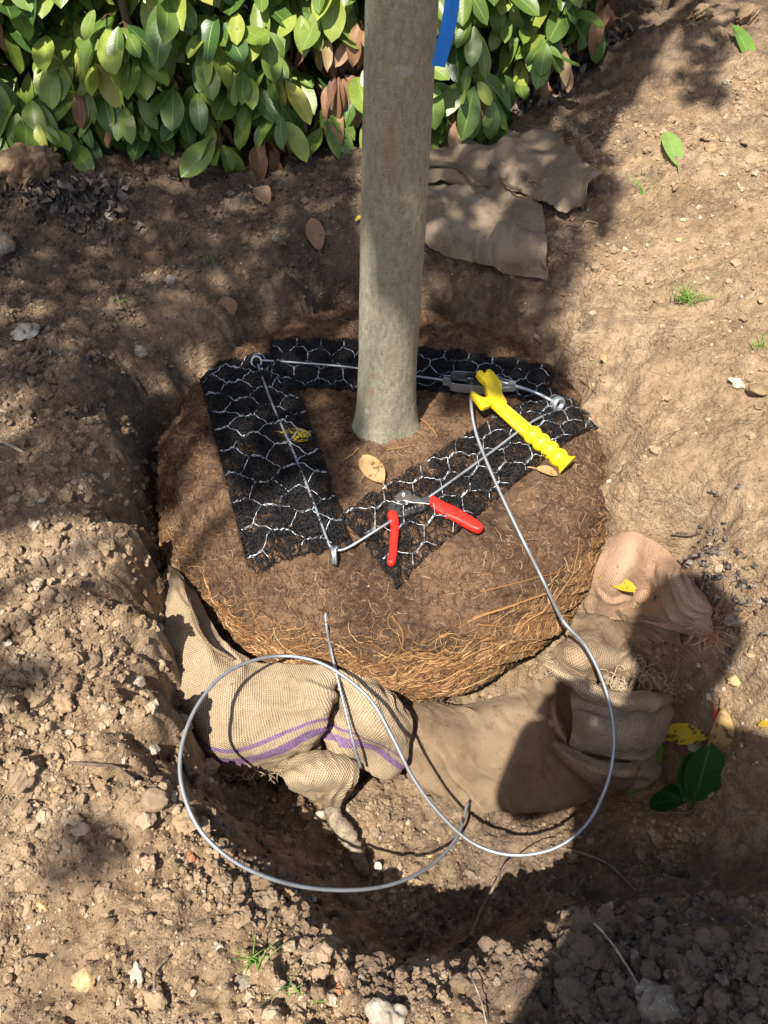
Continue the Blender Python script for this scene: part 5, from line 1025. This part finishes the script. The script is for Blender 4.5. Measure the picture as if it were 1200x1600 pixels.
# thin so that each ground cell carries about the same leaf cover
cell = np.floor(gp[:, :2]/.05).astype(int); key = cell[:, 0]*10007+cell[:, 1]; order = rng.permutation(len(key)); cnt = {}; sel = []
for i in order:
    c = cnt.get(key[i], 0)
    if c < 3: cnt[key[i]] = c+1; sel.append(i)
gs = gp[sel]; tz_ = (gs[:, 1]-1.17)/.507      # keep the sun's path to the lower trunk open
lp = lp[sel][~((np.abs(gs[:, 0]-.0025-.264*tz_) < .085) & (tz_ > -.1) & (tz_ < .46) & (rng.random(len(gs)) < .93))]; tl = []
for px, py, rr_, k_ in ((628,415,20,26), (640,452,16,18), (590,325,14,10), (600,240,26,30), (640,205,26,30), (600,150,26,30), (650,120,26,30), (610,60,30,34)):
    for q in range(k_):
        d_ = ray(px+rng.normal(0, rr_*.6), py+rng.normal(0, rr_*.8)); tl.append(C0+d_*1.12/d_[1]-SUN*rng.uniform(3.4, 5.))
lp = np.vstack([lp, tl]); b = Bag(); n = len(lp); d = rng.normal(size=(n, 3)); nn = -SUN+rng.normal(0, .35, (n, 3))
leaves(b, lp-d/np.linalg.norm(d, axis=1, keepdims=True)*.035, d, nn, rng.uniform(.06, .085, n), rng.uniform(.035, .05, n), .3, .1, rng.random(n), 5); b.obj('crown', M_LAUREL, shade)
b = Bag(); trunk_b = np.array([-3.4, -2.6, 0.]); ctr = lp.mean(0); tube(b, [trunk_b, trunk_b+[.1, .05, 1.6], trunk_b+[.5, .3, 3.4]], [.16, .13, .09], 14, n=40); b.obj('trunk', M_BARK, shade)
b = Bag()
for k in range(9):
    e = lp[rng.integers(0, n)]; st = trunk_b+[.1+.05*k, .05+.03*k, 1.8+.18*k]; tube(b, [st, st*.6+e*.4+[0, 0, .35], st*.25+e*.75+[0, 0, .2], e], [.03, .02, .011, .004], 7, n=26)
b.obj('limbs', M_BARK, shade); print('canopy leaves', n)
# ================================================================== the photographer, standing on the near bank behind the camera
M_CLOTH, nt_, b_ = newmat('dark_clothes', .9, .2, (.03, .035, .05)); M_SKIN, nt_, b_ = newmat('skin', .55, .4, (.42, .25, .18)); M_HAIR, nt_, b_ = newmat('hair', .7, .3, (.05, .035, .025)); M_PHONE, nt_, b_ = newmat('phone_body', .25, .5, (.02, .02, .022))
per = thing('person', 'person in dark clothes standing at the near pit edge holding a phone', 'person', (.1, -.3, -.05))
def skin(name, verts, edges, radii, mat, sub=2):
    me = bpy.data.meshes.new(name); me.from_pydata([tuple(v) for v in verts], edges, []); o = bpy.data.objects.new(name, me); COL.objects.link(o); me.materials.append(mat)
    md = o.modifiers.new('skin', 'SKIN'); me.skin_vertices.new() if not me.skin_vertices else None
    for v, r in zip(me.skin_vertices[0].data, radii): v.radius = (r if isinstance(r, tuple) else (r, r))
    me.skin_vertices[0].data[0].use_root = True; md.use_smooth_shade = True
    s = o.modifiers.new('sub', 'SUBSURF'); s.levels = s.render_levels = sub; o.parent = per; o.matrix_parent_inverse = per.matrix_world.inverted(); return o
ox, oy = .09, -.36
Vb = [(ox,oy,.86), (ox,oy-.01,1.02), (ox,oy+.01,1.20), (ox-.0,oy+.06,1.38), (ox-.01,oy+.11,1.47), (ox-.01,oy+.15,1.56), (ox-.01,oy+.18,1.63), (ox-.01,oy+.18,1.70),
      (ox-.18,oy+.05,1.40), (ox-.25,oy+.08,1.17), (ox-.16,oy+.27,1.07), (-.055,-.05,1.085), (ox+.18,oy+.05,1.40), (ox+.25,oy+.07,1.17), (ox+.14,oy+.26,1.07), (.065,-.05,1.085),
      (ox-.10,oy,.80), (ox-.12,oy+.03,.42), (ox-.13,oy,.03), (ox-.14,oy+.13,-.02), (ox+.10,oy,.80), (ox+.12,oy+.03,.42), (ox+.13,oy,.03), (ox+.14,oy+.13,-.02)]
Eb = [(0,1),(1,2),(2,3),(3,4),(4,5),(5,6),(6,7),(3,8),(8,9),(9,10),(10,11),(3,12),(12,13),(13,14),(14,15),(0,16),(16,17),(17,18),(18,19),(0,20),(20,21),(21,22),(22,23)]
Rb = [(.16,.12), (.15,.11), (.17,.12), (.15,.11), .055, .065, .095, .075, .07, .052, .042, .03, .07, .052, .042, .03, .095, .065, .048, .04, .095, .065, .048, .04]
skin('body', Vb, Eb, Rb, M_CLOTH)
hv, ht = ico(4); hv = hv*[.083, .098, .115]; hv[:, 2] += np.where(hv[:, 1] > .05, -.012, 0); hv[:, 1] += .022*np.exp(-((hv[:, 0]/.016)**2+((hv[:, 2]+.01)/.025)**2))*(hv[:, 1] > 0)-.008*np.exp(-(((np.abs(hv[:, 0])-.03)/.014)**2+((hv[:, 2]-.012)/.012)**2))*(hv[:, 1] > 0)
hm = Matrix.Translation((ox-.01, oy+.19, 1.645)) @ Matrix.Rotation(R_(-28), 4, 'X'); hw = np.array([hm @ Vector(v) for v in hv]); mesh('head', hw, ht, M_SKIN, per)
hs = hv*1.06; keep_ = ~((hs[:, 1] > .035) & (hs[:, 2] < .05)) & (hs[:, 2] > -.06); tk = ht[keep_[ht].all(1)]; mesh('hair', np.array([hm @ Vector(v) for v in hs]), tk, M_HAIR, per)
for sx in (-1, 1):
    e_, t_ = ico(3); mesh('ear', np.array([hm @ Vector(v) for v in e_*[.012, .02, .032]+[sx*.084, -.005, 0]]), t_, M_SKIN, per)
    hx = .06*sx+.005; hvv = [(hx, -.055, 1.085), (hx-.004*sx, -.03, 1.088)]; hE = [(0, 1)]; hR = [(.016, .026), (.014, .03)]
    for q in range(4):
        z0 = 1.108-.016*q; i0 = len(hvv); hvv += [(hx-.008*sx, -.02, z0), (hx-.022*sx, -.012-.0005*q, z0+.002), (hx-.036*sx, -.013, z0+.003)]; hE += [(1, i0), (i0, i0+1), (i0+1, i0+2)]; hR += [.0095, .0085, .007]
    i0 = len(hvv); hvv += [(hx-.01*sx, -.045, 1.115), (hx-.025*sx, -.046, 1.125)]; hE += [(0, i0), (i0, i0+1)]; hR += [.011, .0085]
    skin('hand', hvv, hE, hR, M_SKIN, 2)
ph = thing('phone', 'black phone held upright by the person at the pit edge', 'phone', (0, -.03, 1.06)); b = Bag()
Mp = np.eye(4); Mp[:3, 0] = RV; Mp[:3, 1] = UV_; Mp[:3, 2] = FV; Mp[:3, 3] = C0-FV*.014+UV_*-.045
a = np.linspace(0, 2*np.pi, 40, endpoint=False); po = np.stack([np.sign(np.cos(a))*.036*np.abs(np.cos(a))**.25, np.sign(np.sin(a))*.073*np.abs(np.sin(a))**.15], 1); prism(b, po, -.009, -.001, Mp, .002); b.obj('case', M_PHONE, ph)
b = Bag(); prism(b, po*.93, -.0098, -.0092, Mp); b.obj('screen', M_PHONE, ph)
